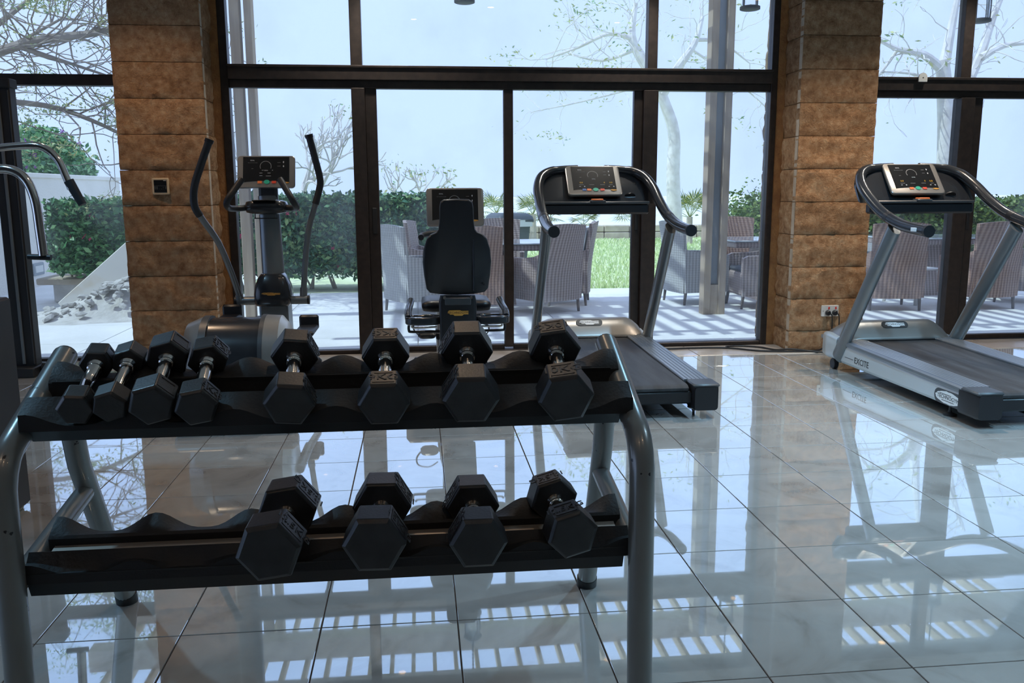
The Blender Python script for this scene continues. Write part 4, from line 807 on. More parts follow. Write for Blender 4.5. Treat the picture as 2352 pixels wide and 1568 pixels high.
obj('pedal_strap', B().sweep(catmull([Bk(bx+0.235, 6.04, 0.32), Bk(bx+0.262, 6.03, 0.36), Bk(bx+0.25, 6.02, 0.40), Bk(bx+0.18, 6.02, 0.42), Bk(bx+0.12, 6.03, 0.39)], 5), 0.012, 0.004, n=8), 'black_soft', pd)

# ------------------------------------------------------------------ strength equipment at the far side
po = thing('cable_column', 'tall black pulley column on a flat foot before the garden window', 'gym machine', (-2.90, 6.66, 0))
obj('column_post', B().cbox(-0.075, 0.075, -0.05, 0.05, 0.06, 2.08, 0.006), 'black_steel', po)
obj('guide_rail', B().cbox(-0.016, 0.006, -0.062, -0.050, 0.09, 2.04, 0.003), 'grey_upright', po); obj('guide_rail', B().cbox(0.060, 0.068, -0.058, -0.05, 0.09, 2.04, 0.002), 'dark_grey', po)
obj('top_cap', B().cbox(-0.085, 0.085, -0.065, 0.06, 2.055, 2.12, 0.006), 'black_steel', po)
obj('foot_plate', B().cbox(-0.13, 0.09, -0.14, 0.12, 0.0, 0.075, 0.008), 'black_steel', po)
obj('foot_roller', B().lathe([(0.036, -0.03), (0.042, -0.025), (0.042, 0.025), (0.036, 0.03)], (0.125, 0.0, 0.046), 'x', 18), 'black_plastic', po)
obj('foot_arm', B().cbox(0.06, 0.115, -0.02, 0.02, 0.03, 0.062, 0.004), 'black_steel', po)
mc = thing('weight_machine', 'charcoal weight stack machine with chrome arms at the edge of the gym', 'gym machine', (-2.0, 3.95, 0))
obj('shroud_lower', B().cbox(-0.35, 0.318, -0.62, -0.19, 0.02, 0.905, 0.01), 'shroud', mc)
obj('shroud_upper', B().cbox(-0.35, 0.265, -0.60, -0.20, 0.925, 1.95, 0.01), 'shroud', mc)
obj('shroud_joint', B().cbox(-0.34, 0.262, -0.60, -0.21, 0.90, 0.93, 0.004), 'black_steel', mc)
obj('kick_plate', B().cbox(-0.33, 0.295, -0.60, -0.21, 0.0, 0.03, 0.004), 'cream_plastic', mc)
obj('chrome_arm', B().sweep(catmull([(-0.20, 0.55, 1.52), (0.10, 0.55, 1.55), (0.20, 0.55, 1.545), (0.265, 0.55, 1.49), (0.30, 0.55, 1.40), (0.318, 0.55, 1.345)], 6), 0.018, n=14), 'chrome', mc, smooth=60)
obj('arm_grip', B().sweep([(0.310, 0.55, 1.385), (0.365, 0.55, 1.270)], [0.024, 0.020], n=14), 'black_soft', mc)
obj('chrome_hook', B().sweep(catmull([(-0.10, 0.45, 1.42), (0.06, 0.45, 1.44), (0.145, 0.45, 1.40), (0.185, 0.45, 1.30), (0.195, 0.45, 1.15), (0.20, 0.45, 1.03)], 6), 0.022, n=14), 'chrome', mc, smooth=60)
obj('hook_collar', B().sweep([(0.13, 0.45, 1.025), (0.235, 0.45, 1.02)], 0.014, n=12), 'black_plastic', mc)
obj('frame_tube', B().cbox(-0.30, -0.20, 0.42, 0.62, 0.0, 1.75, 0.01), 'black_steel', mc)
obj('arm_carrier', B().cbox(-0.32, -0.06, 0.40, 0.60, 1.40, 1.56, 0.01), 'black_steel', mc)

# ------------------------------------------------------------------ wall fittings and cables
th = thing('thermostat', 'square cream thermostat with black screen on the stone pillar', 'thermostat', (-1.908, 6.826, 1.375))
obj('case', B().loft([[(x, y, z) for x, z in rounded_rect(w, w, 0.010, 3)] for (y, w) in ((0.016, 0.120), (-0.012, 0.122), (-0.018, 0.112))]), 'cream_plastic', th)
obj('screen', B().cbox(-0.046, 0.046, -0.0205, -0.017, 0.006, 0.046, 0.001), 'screen', th, smooth=0)
kp = obj('keypad', B().cbox(-0.046, 0.046, -0.0205, -0.017, -0.046, 0.002, 0.001), 'screen', th, smooth=0)
obj('bezel_line', B().box(-0.046, 0.046, -0.021, -0.018, 0.002, 0.006), 'dark_grey', th, smooth=0)
for (x, z, w, h) in ((-0.038, -0.012, 0.010, 0.022), (-0.024, -0.012, 0.010, 0.022), (-0.008, -0.020, 0.008, 0.004), (0.008, -0.020, 0.008, 0.004), (0.022, -0.020, 0.008, 0.004), (0.022, -0.008, 0.008, 0.004), (0.038, -0.012, 0.008, 0.020)):
    obj('key', B().box(x-w/2, x+w/2, -0.0222, -0.020, z-h/2, z+h/2), 'dark_grey', kp, smooth=0)
obj('maker_mark', B().box(0.024, 0.042, -0.0212, -0.020, 0.040, 0.0435), 'print_white', th, smooth=0)
so = thing('power_socket', 'white double power socket with two red switches on the stone pillar', 'socket', (3.386, 6.828, 0.337))
obj('face_plate', B().loft([[(x, y, z) for x, z in rounded_rect(0.148*k, 0.092*k, 0.006, 3)] for (y, k) in ((0.016, 1.0), (-0.006, 1.0), (-0.010, 0.96))]), 'white_plastic', so)
for x in (-0.012, 0.047): obj('switch', B().cbox(x-0.006, x+0.006, -0.0135, -0.009, 0.014, 0.034, 0.001), 'neon_red', so, smooth=0)
for x in (-0.062, 0.062): obj('screw', B().cyl((x, -0.0095, 0.0), (x, -0.0115, 0.0), 0.003, n=10), 'black_steel', so)
for i, (x, lab) in enumerate(((-0.026, 'black mains plug in the socket, nearer the glass door'), (0.034, 'black mains plug in the socket, nearer the treadmill upright'))):
    pg = thing('mains_plug', lab, 'plug', (3.386+x, 6.816, 0.323), 0, 'black plugs in the wall socket')
    obj('plug_body', B().lathe([(0.019, 0.0), (0.022, -0.006), (0.021, -0.026), (0.014, -0.034)], (0, 0, 0), 'y', 18), 'black_plastic', pg)
    ends = ((0.02, -0.10, -0.30), (0.016, -0.09, -0.30))[i]
    obj('plug_lead', B().sweep(catmull([(0.012, -0.022, -0.004), (0.026, -0.030, -0.018), (0.032, -0.030, -0.06), (0.034, -0.035, -0.16), (0.03, -0.08, -0.27), (0.05, -0.12, -0.312), (0.20+0.05*i, -0.20-0.04*i, -0.316)], 6), 0.0048, n=8), 'cable', pg)
def floor_cable(pts, lab):
    o = obj('floor_cable', B().sweep(catmull([Vector(p) for p in pts], 8), 0.0075, n=8), 'cable'); tag(o, lab, 'cable', 'black cables along the window threshold')
floor_cable([(1.75, 6.62, 0.012), (1.90, 6.98, 0.012), (2.15, 7.02, 0.012), (2.45, 7.02, 0.012), (2.62, 6.97, 0.012), (2.80, 6.83, 0.012), (3.05, 6.775, 0.012), (3.20, 6.775, 0.012), (3.30, 6.80, 0.012), (3.36, 6.83, 0.03)], 'black cable running along the threshold from the first treadmill to the socket pillar')
floor_cable([(2.58, 6.985, 0.026), (2.60, 7.06, 0.012), (2.72, 7.075, 0.012), (2.86, 7.0, 0.012), (2.95, 6.86, 0.012), (3.06, 6.79, 0.027), (3.22, 6.75, 0.012), (3.40, 6.60, 0.012), (3.45, 6.30, 0.012)], 'black cable looping on the floor beside the socket pillar, ending under the second treadmill')
br_ = thing('wall_bracket', 'small white round-topped bracket on the bronze rail above the second treadmill', 'bracket', (4.228, 7.118, 2.222))
obj('bracket_plate', B().prism([(-0.038, -0.005), (0.038, -0.005), (0.038, 0.03)]+[(0.038*math.cos(PI*k/10), 0.03+0.038*math.sin(PI*k/10)) for k in range(1, 10)]+[(-0.038, 0.03)], 'y', -0.006, 0.006), 'white_plastic', br_, smooth=0)
obj('bracket_hole', B().cyl((0.0, -0.0065, 0.028), (0.0, -0.0075, 0.028), 0.005, n=12), 'black_steel', br_)

# ------------------------------------------------------------------ outdoors: ground
GZ = -0.03
struct('ground', B().box(-120, 160, 7.30, 260, -0.5, -0.09), 'pale_ground', 'hazy pale ground stretching away beyond the garden')
ter = struct('terrace', B().box(-9, 14, 7.30, 12.05, -0.2, -0.045), 'paving_joint', 'pale paved terrace outside the windows')
xs = [2.893+1.46*k for k in range(-8, 8)]; ys = [7.33, 8.20, 9.35, 10.5, 11.3, 12.04]
for i in range(len(xs)-1):
    for j in range(len(ys)-1):
        obj('paving_slab', B().cbox(xs[i]+0.004, xs[i+1]-0.004, ys[j]+0.004, ys[j+1]-0.004, -0.08, GZ, 0.004), 'paving', ter, smooth=0)
struct('pavement_garden', B().box(-9, -2.6, 12.05, 19, -0.2, -0.035), 'paving', 'pale concrete ground along the garden wall')
struct('lawn', B().box(-2.6, 14, 12.05, 25.4, -0.2, -0.05), 'lawn', 'sunlit lawn beyond the terrace')
def cloud_mesh(name, C, size, mat, stretch=1.9, droop=0.0):
    """one small folded leaf (4 corners) at each centre in C"""
    n = len(C); rg = np.random.default_rng(n % 9973)
    d = rg.normal(size=(n, 3)); d[:, 2] = d[:, 2]*0.7-droop; d /= np.linalg.norm(d, axis=1)[:, None]
    q = rg.normal(size=(n, 3)); e = np.cross(d, q); e /= np.linalg.norm(e, axis=1)[:, None]; f = np.cross(d, e)
    s = size*(0.6+0.8*rg.random(n))[:, None]
    V = np.stack([C-d*s*stretch/2, C+e*s*0.5+f*s*0.12, C+d*s*stretch/2, C-e*s*0.5+f*s*0.12], 1).reshape(-1, 3)
    me = bpy.data.meshes.new(name); me.vertices.add(4*n); me.vertices.foreach_set('co', V.astype(np.float32).ravel())
    me.loops.add(4*n); me.loops.foreach_set('vertex_index', np.arange(4*n, dtype=np.int32))
    me.polygons.add(n); me.polygons.foreach_set('loop_start', np.arange(0, 4*n, 4, dtype=np.int32)); me.polygons.foreach_set('loop_total', np.full(n, 4, dtype=np.int32))
    me.update(); me.validate(); me.materials.append(MT[mat]); return me
rng = np.random.default_rng(5)
n = 26000
gx = rng.uniform(0.6, 9.0, n); gy = 12.1+12.8*rng.random(n)**1.6
C = np.stack([gx, gy, np.full(n, -0.03)], 1)
me = bpy.data.meshes.new('grass'); hh = rng.uniform(0.03, 0.07, n); ww = rng.uniform(0.006, 0.012, n)*(1+(gy-12)*0.12); lean = rng.normal(0, 0.02, (n, 2)); an = rng.uniform(0, PI, n)
V = np.zeros((n, 3, 3)); V[:, 0] = C+np.stack([ww*np.cos(an), ww*np.sin(an), np.full(n, -0.02)], 1); V[:, 1] = C-np.stack([ww*np.cos(an), ww*np.sin(an), np.full(n, 0.02)], 1); V[:, 2] = C+np.stack([lean[:, 0], lean[:, 1], hh], 1)
me.vertices.add(3*n); me.vertices.foreach_set('co', V.astype(np.float32).ravel()); me.loops.add(3*n); me.loops.foreach_set('vertex_index', np.arange(3*n, dtype=np.int32)); me.polygons.add(n); me.polygons.foreach_set('loop_start', np.arange(0, 3*n, 3, dtype=np.int32)); me.polygons.foreach_set('loop_total', np.full(n, 3, dtype=np.int32)); me.update()
g = obj('grass', me, 'grass', smooth=0); tag(g, 'short sunlit grass blades growing on the lawn', 'grass', kind='stuff')

# garden wall, its light and the planter
gw = struct('wall_garden', B().cbox(-5.90, -5.62, 7.4, 17.4, -0.1, 1.56, 0.01), 'plaster_wall', 'pale rendered garden wall beyond the rubble heap')
obj('wall_coping', B().cbox(-5.93, -5.59, 7.4, 17.42, 1.56, 1.63, 0.012), 'plaster_wall', gw)
vt = thing('wall_light', 'small grey recessed light low on the garden wall', 'wall light', (-5.62, 13.5, 0.23))
obj('light_frame', B().cbox(-0.02, 0.025, -0.18, 0.18, -0.09, 0.09, 0.01), 'vent_metal', vt); obj('light_lens', B().cbox(0.02, 0.030, -0.13, 0.13, -0.05, 0.05, 0.004), 'white_plastic', vt)
dk = thing('wall_cap_disc', 'small round cover plate on the garden wall above the light', 'cover plate', (-5.615, 14.0, 0.90))
obj('disc', B().lathe([(0.09, 0.0), (0.09, 0.01), (0.07, 0.014)], (0, 0, 0), 'x', 18), 'plaster_wall', dk)

def box_points(n, x0, x1, y0, y1, z0, z1, jit=0.05, inner=0.3, seed=1):
    rg = np.random.default_rng(seed); P = rg.random((n, 3)); k = rg.random(n)
    f = rg.integers(0, 5, n)
    P[f == 0, 1] = 0; P[f == 1, 1] = 1; P[f == 2, 2] = 1; P[f == 3, 0] = 0; P[f == 4, 0] = 1
    # the face towards the terrace and the top carry most leaves
    m = rg.random(n) < 0.62; P[m] = rg.random((m.sum(), 3)); P[m, 1] = 0
    P = P*np.array([x1-x0, y1-y0, z1-z0])+np.array([x0, y0, z0])
    P += rg.normal(0, jit, (n, 3)); return P
def flower_mesh(size, mat):
    b = B()
    for k in range(4):
        a = k*PI/2+0.3; c, s = math.cos(a), math.sin(a)
        b.add([(0, 0, 0), (c*size*0.6-s*size*0.35, s*size*0.6+c*size*0.35, size*0.25), (c*size, s*size, size*0.15), (c*size*0.6+s*size*0.35, s*size*0.6-c*size*0.35, size*0.25)], [(0, 1, 2, 3)])
    me = b.mesh('flower', False); me.materials.append(MT[mat]); return me
FP, FV = flower_mesh(0.035, 'flower_pink'), flower_mesh(0.05, 'flower_purple')
def flowers(parent, me, pts, rg=R):
    for p in pts:
        o = bpy.data.objects.new('flower', me); COL.objects.link(o); o.parent = parent; o.location = p; o.rotation_euler = (rg.uniform(0.8, 1.8), rg.uniform(-0.5, 0.5), rg.uniform(0, 6)); k = rg.uniform(0.7, 1.3); o.scale = (k, k, k)
def hedge(name, label, x0, x1, y0, y1, z0, z1, n, size, mat, seed, nf=0, gap=0.16, cat='hedge'):
    t = thing(name, label, cat, ((x0+x1)/2, (y0+y1)/2, GZ-0.02)); o = Vector(t.location)
    P = box_points(n, x0, x1, y0, y1, z0, z1, 0.035, seed=seed)
    nz = np.array([mnoise.noise(Vector((p[0]*2.1, p[1]*2.1, p[2]*2.1+seed))) for p in P]); P[:, 1] -= nz*0.10; P[:, 2] += nz*0.05
    obj('foliage', cloud_mesh('foliage', P-np.array(o), size, mat), mat, t, smooth=0, fix=False)
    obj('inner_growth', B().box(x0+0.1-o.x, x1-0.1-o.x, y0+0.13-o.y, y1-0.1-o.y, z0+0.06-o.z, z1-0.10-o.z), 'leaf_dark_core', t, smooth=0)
    b = B(); x = x0+0.15
    while x < x1-0.1:
        for k in range(3):
            b.sweep([(x-o.x+0.02*k, (y0+y1)/2-o.y, 0.0), (x-o.x+R.uniform(-0.14, 0.14), y0+0.2-o.y, z0+0.15-o.z)], [0.016, 0.009], n=5)
        x += R.uniform(0.28, 0.45)
    obj('stems', b, 'bark', t)
    if nf: flowers(t, FP, [(R.uniform(x0, x1)-o.x, y0-0.06-o.y-R.uniform(0, 0.05), R.uniform(z0+0.1, z1-0.1)-o.z) for _ in range(nf)])
    return t
hedge('hedge', 'clipped dark green flowering hedge behind the wicker table set', -3.35, 0.42, 12.35, 13.2, 0.20, 1.24, 30000, 0.045, 'leaf_hedge', 3, 22)
hedge('hedge', 'sunlit yellow-green clipped hedge beyond the terrace, behind the second treadmill', 6.9, 12.5, 13.3, 14.3, 0.15, 1.14, 22000, 0.05, 'leaf_sunny', 8, 0)
hedge('bush', 'square clipped green bush standing over the stone bench by the garden wall', -4.45, -3.50, 11.15, 11.9, 0.42, 1.19, 13000, 0.05, 'leaf_bush', 12, 6, cat='bush')
# bougainvillea over the garden wall
bg_ = thing('bougainvillea', 'bougainvillea shrub with purple flowers rising over the garden wall', 'shrub', (-6.95, 17.5, -0.09)); o = Vector(bg_.location)
rg = np.random.default_rng(4); P = rg.normal(size=(15000, 3)); P /= np.linalg.norm(P, axis=1)[:, None]
P *= (0.75+0.25*rg.random((15000, 1))); P *= np.array([0.62, 1.9, 1.15]); P += np.array([0.0, 0.0, 1.42]); P += rg.normal(0, 0.08, P.shape)
P[:, 2] += 0.5*np.clip(-P[:, 1], 0, 2)*0.25
obj('foliage', cloud_mesh('foliage', P, 0.06, 'leaf_bush'), 'leaf_bush', bg_, smooth=0, fix=False)
b = B()
for k in range(7): b.sweep(catmull([(R.uniform(-0.1, 0.1), R.uniform(-0.2, 0.2), 0), (R.uniform(-0.3, 0.3), R.uniform(-0.9, 0.9), 0.8), (R.uniform(-0.5, 0.5), R.uniform(-1.6, 1.6), 1.7)], 3), 0.03, n=6)
obj('stems', b, 'bark', bg_)
sel = [p for p in P if p[0] > 0.15 and p[2] > 0.9][:60]
flowers(bg_, FV, [tuple(Vector(p)*1.02) for p in sel])

# stone bench, leaning slab and rubble
be = thing('stone_bench', 'weathered stone bench under the clipped bush', 'bench', (-4.3, 11.6, GZ))
obj('bench_top', B().cbox(-0.42, 0.42, -0.35, 0.35, 0.24, 0.32, 0.012), 'edging', be); obj('bench_foot', B().cbox(-0.28, 0.28, -0.22, 0.22, 0.0, 0.245, 0.02), 'concrete', be)
sl_ = obj('concrete_slab', B().cbox(-0.16, 0.16, -0.032, 0.032, -0.58, 0.58, 0.008), 'slab'); tag(sl_, 'long pale concrete slab leaning on the rubble heap', 'slab')
sl_.matrix_world = Matrix.Translation((-3.58, 10.42, 0.36)) @ Matrix.Rotation(-0.10, 4, 'Z') @ Matrix.Rotation(math.radians(47), 4, 'Y') @ Matrix.Rotation(math.radians(-14), 4, 'X')
gm = B(); nr, ns = 10, 30
V = []; 
for i in range(nr+1):
    for k in range(ns):
        r = i/nr; a = 2*PI*k/ns
        q = 1+0.25*mnoise.noise(Vector((math.cos(a)*2, math.sin(a)*2, 1.3)))
        x, y = 1.25*r*q*math.cos(a), 0.62*r*q*math.sin(a); z = 0.36*math.exp(-((x-0.55)**2*1.8+(y-0.1)**2*6))*(1-r**2)+0.02*mnoise.noise(Vector((x*9, y*9, 3)))*(1-r)
        V.append((x, y, max(z, -0.01*(r > 0.97))))
gm.v = V
for i in range(nr):
    for k in range(ns): gm.f.append((i*ns+k, i*ns+(k+1) % ns, (i+1)*ns+(k+1) % ns, (i+1)*ns+k))
gv = obj('gravel', gm, 'concrete', smooth=60); gv.location = (-3.75, 10.05, GZ); tag(gv, 'mound of pale gravel and dust under the rubble', 'gravel', kind='stuff')
def rock_mesh(seed):
    bm = bmesh.new(); bmesh.ops.create_icosphere(bm, subdivisions=1, radius=1)
    for v in bm.verts:
        v.co *= 0.75+0.5*mnoise.noise(v.co*1.7+Vector((seed*3.1, 0, 0))); v.co.z *= 0.55; v.co.y *= 0.8
    me = bpy.data.meshes.new('rubble_chunk'); bm.to_mesh(me); bm.free(); me.materials.append(MT['concrete']); return me
RM = [rock_mesh(k) for k in range(6)]
for k in range(95):
    u = R.random()**0.7; x = -3.35+R.gauss(0, 0.30)-0.55*(k > 60)*R.random(); y = 9.95+R.gauss(0, 0.16)
    hx = 0.40*math.exp(-((x+3.15)**2*2.2+(y-10.1)**2*7)); s = R.uniform(0.035, 0.085) if k < 70 else R.uniform(0.02, 0.04)
    o = bpy.data.objects.new('rubble_chunk', RM[k % 6]); COL.objects.link(o); o.location = (x, y, GZ+hx+s*0.35); o.rotation_euler = (R.uniform(-0.5, 0.5), R.uniform(-0.5, 0.5), R.uniform(0, 6)); o.scale = (s*R.uniform(1, 1.7), s, s)
    tag(o, 'broken pale concrete chunk in the rubble heap outside', 'rubble', 'chunks of the rubble heap')

# ------------------------------------------------------------------ trees
def branch(b, p, d, L, r, depth, spread, kids, tips, up=0.15, shrink=0.72, rs=0.62, wig=0.12):
    d = Vector(d).normalized(); p = Vector(p); pts = [p]; m = 3
    for k in range(m):
        d = (d+Vector((R.gauss(0, wig), R.gauss(0, wig), R.gauss(0, wig)+up*0.3))).normalized(); pts.append(pts[-1]+d*(L/m))
    b.sweep(pts, [r+(r*rs-r)*k/m for k in range(m+1)], n=6 if depth > 1 else 4)
    if depth == 0: tips.append((pts[-1], d)); return
    for k in range(R.choice(kids)):
        a = Vector((R.gauss(0, 1), R.gauss(0, 1), R.gauss(0, 1))); a = (a-d*a.dot(d)).normalized()
        branch(b, pts[-1], d*math.cos(spread)+a*math.sin(spread)*R.uniform(0.7, 1.2)+Vector((0, 0, up)), L*shrink*R.uniform(0.8, 1.15), r*rs, depth-1, spread, kids, tips, up, shrink, rs, wig)
def bare_tree(label, x, y, h, L, r, depth, spread, group=None, seed=1, leaves=0):
    R.seed(seed)
    t = thing('bare_tree', label, 'tree', (x, y, -0.09), 0, group); b = B(); tips = []
    obj('trunk', B().sweep([(0, 0, 0), (0.03, 0, h*0.5), (0, 0.02, h+0.02)], [r*1.4, r*1.15, r], n=10), 'bark_pale', t)
    for k in range(4):
        a = 2*PI*k/4+R.uniform(-0.3, 0.3)
        branch(b, (0, 0.02, h-0.03*k), (math.cos(a)*1.3, math.sin(a)*0.7, 0.7), L, r*0.5, depth, spread, (2, 2, 3), tips, 0.10, 0.80, 0.74, 0.14)
    obj('branches', b, 'bark_pale', t)
    if leaves:
        T_ = [tips[i % len(tips)][0] for i in range(leaves)]; C = np.array([tuple(p) for p in T_])+np.random.default_rng(seed).normal(0, 0.06, (leaves, 3))
        obj('leaves', cloud_mesh('leaves', C, 0.03, 'leaf_tree', 2.6), 'leaf_tree', t, smooth=0, fix=False)
    return t
bare_tree('wide bare frangipani tree behind the hedge and the elliptical trainer', -1.95, 14.6, 1.25, 0.50, 0.075, 5, 0.50, None, 11, 30)
bare_tree('slim bare tree behind the hedge, left of the bike console', -0.40, 15.0, 1.30, 0.24, 0.036, 3, 0.5, None, 21, 30)
bare_tree('slim bare tree with yellow leaves behind the hedge, next to the bike console', 0.0, 15.6, 1.32, 0.26, 0.04, 3, 0.55, None, 33, 90)
R.seed(77)
def big_tree(label, base, trunk, limbs, leafn, leafsize, seed, r0, mat='bark_pale', depth=4, nsub=2, sub=0.9, leafmat='leaf_tree', jit=0.22):
    """trunk and limbs: hand-placed paths (offsets from base) with radii, fine branches grown along them"""
    R.seed(seed)
    t = thing('tree', label, 'tree', base); tips = []
    K = len(trunk)
    obj('trunk', B().sweep(catmull(trunk, 4), [r0*(1-0.45*i/((K-1)*4)) for i in range((K-1)*4+1)], n=10), mat, t, smooth=60)
    b = B()
    for (path, r) in limbs:
        P = catmull(path, 4); k = len(P); b.sweep(P, [r*(1-0.7*i/(k-1)) for i in range(k)], n=8)
        for i in range(2, k):
            for _ in range(R.randint(0, nsub)):
                d = (P[i]-P[i-1]).normalized(); q = Vector((R.gauss(0, 1), R.gauss(0, 1), R.gauss(0, 0.8)))
                branch(b, P[i], d*0.6+q.normalized()*0.8, sub*R.uniform(0.5, 1.0), min(r*0.25, 0.012), depth-2, 0.5, (1, 2, 2), tips, 0.02, 0.75, 0.7, 0.22)
    obj('branches', b, mat, t)
    if leafn:
        idx = [R.randrange(len(tips)) for _ in range(max(3, len(tips)//2))]
        rgn = np.random.default_rng(seed); base_ = np.array([tuple(tips[i][0]) for i in idx]); C = base_[rgn.integers(0, len(idx), leafn)]+rgn.normal(0, jit, (leafn, 3))*np.array([1.3, 1, 0.45])
        obj('leaves', cloud_mesh('leaves', C, leafsize, leafmat, 3.2), leafmat, t, smooth=0, fix=False)
    return t
big_tree('tall pale forked tree standing on the lawn beside the pergola post', (6.05, 20.0, -0.09), [(0, 0, 0), (-0.08, 0, 0.9), (-0.14, 0, 1.8), (-0.15, 0, 2.75), (-0.42, 0, 3.5), (-0.60, 0, 4.0)],
         [([(-0.55, 0, 3.9), (-0.95, 0.1, 4.45), (-1.15, 0.1, 4.9), (-1.05, 0.2, 5.6)], 0.16), ([(-0.45, 0, 3.6), (-0.1, -0.1, 4.2), (0.25, -0.1, 4.7), (0.45, 0, 5.3)], 0.13), ([(-1.1, 0.1, 4.8), (-1.7, 0.0, 4.9), (-2.4, 0, 4.6), (-3.1, 0, 4.35)], 0.06), ([(-1.05, 0.1, 4.6), (-1.8, 0.2, 4.35), (-2.6, 0.2, 4.5)], 0.05), ([(0.3, 0, 4.8), (0.9, 0, 4.75), (1.6, 0, 4.3)], 0.05), ([(-0.2, 0, 4.0), (-1.2, 0, 3.7), (-2.4, 0, 3.4), (-3.4, 0, 3.2)], 0.03), ([(0.2, 0, 4.6), (0.9, 0.1, 4.2), (1.8, 0.2, 3.6), (2.5, 0.2, 3.0)], 0.035)], 900, 0.035, 41, 0.19, sub=0.75)
big_tree('gnarled pale tree seen over the second treadmill through the upper pane', (8.95, 14.2, -0.09), [(0, 0, 0), (0.05, 0, 1.2), (0.0, 0, 2.2), (-0.10, 0, 3.0), (-0.20, 0, 3.55)],
         [([(-0.20, 0, 3.4), (-0.6, -0.1, 3.62), (-1.05, -0.1, 3.70), (-1.5, -0.1, 3.9)], 0.085), ([(-0.1, 0, 3.0), (-0.6, 0, 3.3), (-1.2, 0, 3.35)], 0.04), ([(-0.15, 0, 3.5), (0.0, 0.1, 4.2), (0.1, 0.1, 4.9)], 0.10), ([(0.0, 0, 2.5), (0.25, 0, 3.1), (0.55, 0.1, 3.7), (0.75, 0.1, 4.4), (1.0, 0.1, 5.0)], 0.12), ([(0.5, 0, 3.6), (0.9, 0, 3.8), (1.5, 0, 3.85)], 0.07), ([(-1.0, 0, 3.7), (-1.3, 0, 3.3), (-1.7, 0, 3.1)], 0.03)], 160, 0.03, 52, 0.20, sub=0.55, jit=0.15)
big_tree('feathery acacia arching over the garden wall in the corner of the view', (-7.2, 11.6, -0.09), [(0, 0, 0), (0.15, 0, 1.0), (0.4, 0, 2.0), (0.7, 0, 2.7)],
         [([(0.7, 0, 2.6), (1.7, -0.2, 2.9), (2.7, -0.3, 3.2), (3.5, -0.4, 3.3), (4.1, -0.4, 3.5)], 0.085), ([(0.6, 0, 2.5), (1.6, 0.1, 2.55), (2.6, 0.1, 2.5), (3.3, 0.1, 2.25), (3.8, 0.1, 1.95)], 0.05), ([(0.7, 0, 2.7), (1.4, 0, 3.3), (2.2, 0, 3.9), (3.0, 0, 4.2)], 0.075), ([(1.6, -0.2, 2.9), (2.4, -0.2, 3.5), (3.0, -0.2, 3.95)], 0.05), ([(2.5, -0.3, 3.15), (3.1, -0.3, 2.95), (3.7, -0.3, 2.75)], 0.03), ([(1.2, 0, 2.8), (2.0, 0.3, 3.15), (2.8, 0.4, 3.6)], 0.045)], 9000, 0.017, 63, 0.13, 'bark_brown', nsub=4, sub=0.8, jit=0.10)
sb = thing('sunny_shrub', 'loose yellow-green shrub far beyond the lawn, behind the pergola post', 'shrub', (8.7, 22.0, -0.09)); rg = np.random.default_rng(9)
P = rg.normal(size=(4000, 3))*np.array([0.42, 0.4, 0.30])+np.array([0, 0, 0.75]); P[:, 0] += 0.25*(P[:, 2]-0.6)
obj('foliage', cloud_mesh('foliage', P, 0.06, 'leaf_sunny'), 'leaf_sunny', sb, smooth=0, fix=False)
b = B()
for k in range(8): b.sweep([(0, 0, 0), (R.uniform(-0.3, 0.3), R.uniform(-0.2, 0.2), 0.9)], [0.02, 0.008], n=5)
obj('stems', b, 'bark', sb)
# low border wall and fan palms
bw = struct('wall_border', B().box(-3, 15, 25.5, 25.8, -0.1, 0.30), 'mortar', 'low stone border wall at the far edge of the lawn')
x = -3.0; k = 0
while x < 15:
    w = R.uniform(0.5, 0.8)
    obj('border_stone', B().cbox(x+0.01, x+w-0.01, 25.44, 25.86, -0.08, 0.13, 0.02).cbox(x+0.01, x+w-0.01, 25.45, 25.85, 0.15, 0.33, 0.02), 'edging', bw, smooth=0); x += w
def fan_palm(label, x, y, h, r, seed):
    R.seed(seed); t = thing('fan_palm', label, 'palm', (x, y, -0.09), 0, 'fan palms beyond the lawn')
    obj('trunk', B().sweep([(0, 0, 0), (0, 0, h)], [0.10, 0.08], n=8), 'bark', t)
    for k in range(13):
        a = 2*PI*k/13+R.uniform(-0.2, 0.2); el_ = R.uniform(-0.25, 1.2); D = Vector((math.cos(a)*math.cos(el_), math.sin(a)*math.cos(el_), math.sin(el_))); L = r*R.uniform(0.45, 0.6)
        b = B(); c = Vector((0, 0, h))+D*L; b.sweep([Vector((0, 0, h-0.03)), c], [0.010, 0.006], n=4)
        s = D.cross(Vector((0, 0, 1))).normalized(); u = s.cross(D)
        for q in range(15):
            f = math.radians(-95+190*q/14); dd = (D*math.cos(f)+s*math.sin(f)-u*0.15*abs(math.sin(f))).normalized(); ll = r*0.62*R.uniform(0.85, 1.1); n_ = dd.cross(u).normalized()*0.016
            tip = c+dd*ll+Vector((0, 0, -0.10*ll)); b.add([c, c+dd*ll*0.5+n_, tip, c+dd*ll*0.5-n_], [(0, 1, 2, 3)])
        obj('frond', b, 'palm_leaf', t, smooth=0, fix=False)
for (l, x, y, h, r, s) in (('tallest bushy fan palm behind the wheeled bin', 2.15, 24.2, 0.85, 0.70, 1), ('yellowish fan palm just right of the wheeled bin', 3.25, 24.7, 0.80, 0.70, 2), ('small green fan palm under the first treadmill crossbar', 4.0, 26.6, 0.65, 0.6, 3), ('small fan palm with bare trunk beyond the middle of the lawn', 5.1, 26.8, 0.42, 0.6, 4), ('fan palm beside the tall forked tree', 7.1, 22.4, 0.75, 0.8, 5), ('fan palm just left of the forked tree trunk', 6.0, 24.0, 0.75, 0.7, 6)):
    fan_palm(l, x, y, h, r, s)

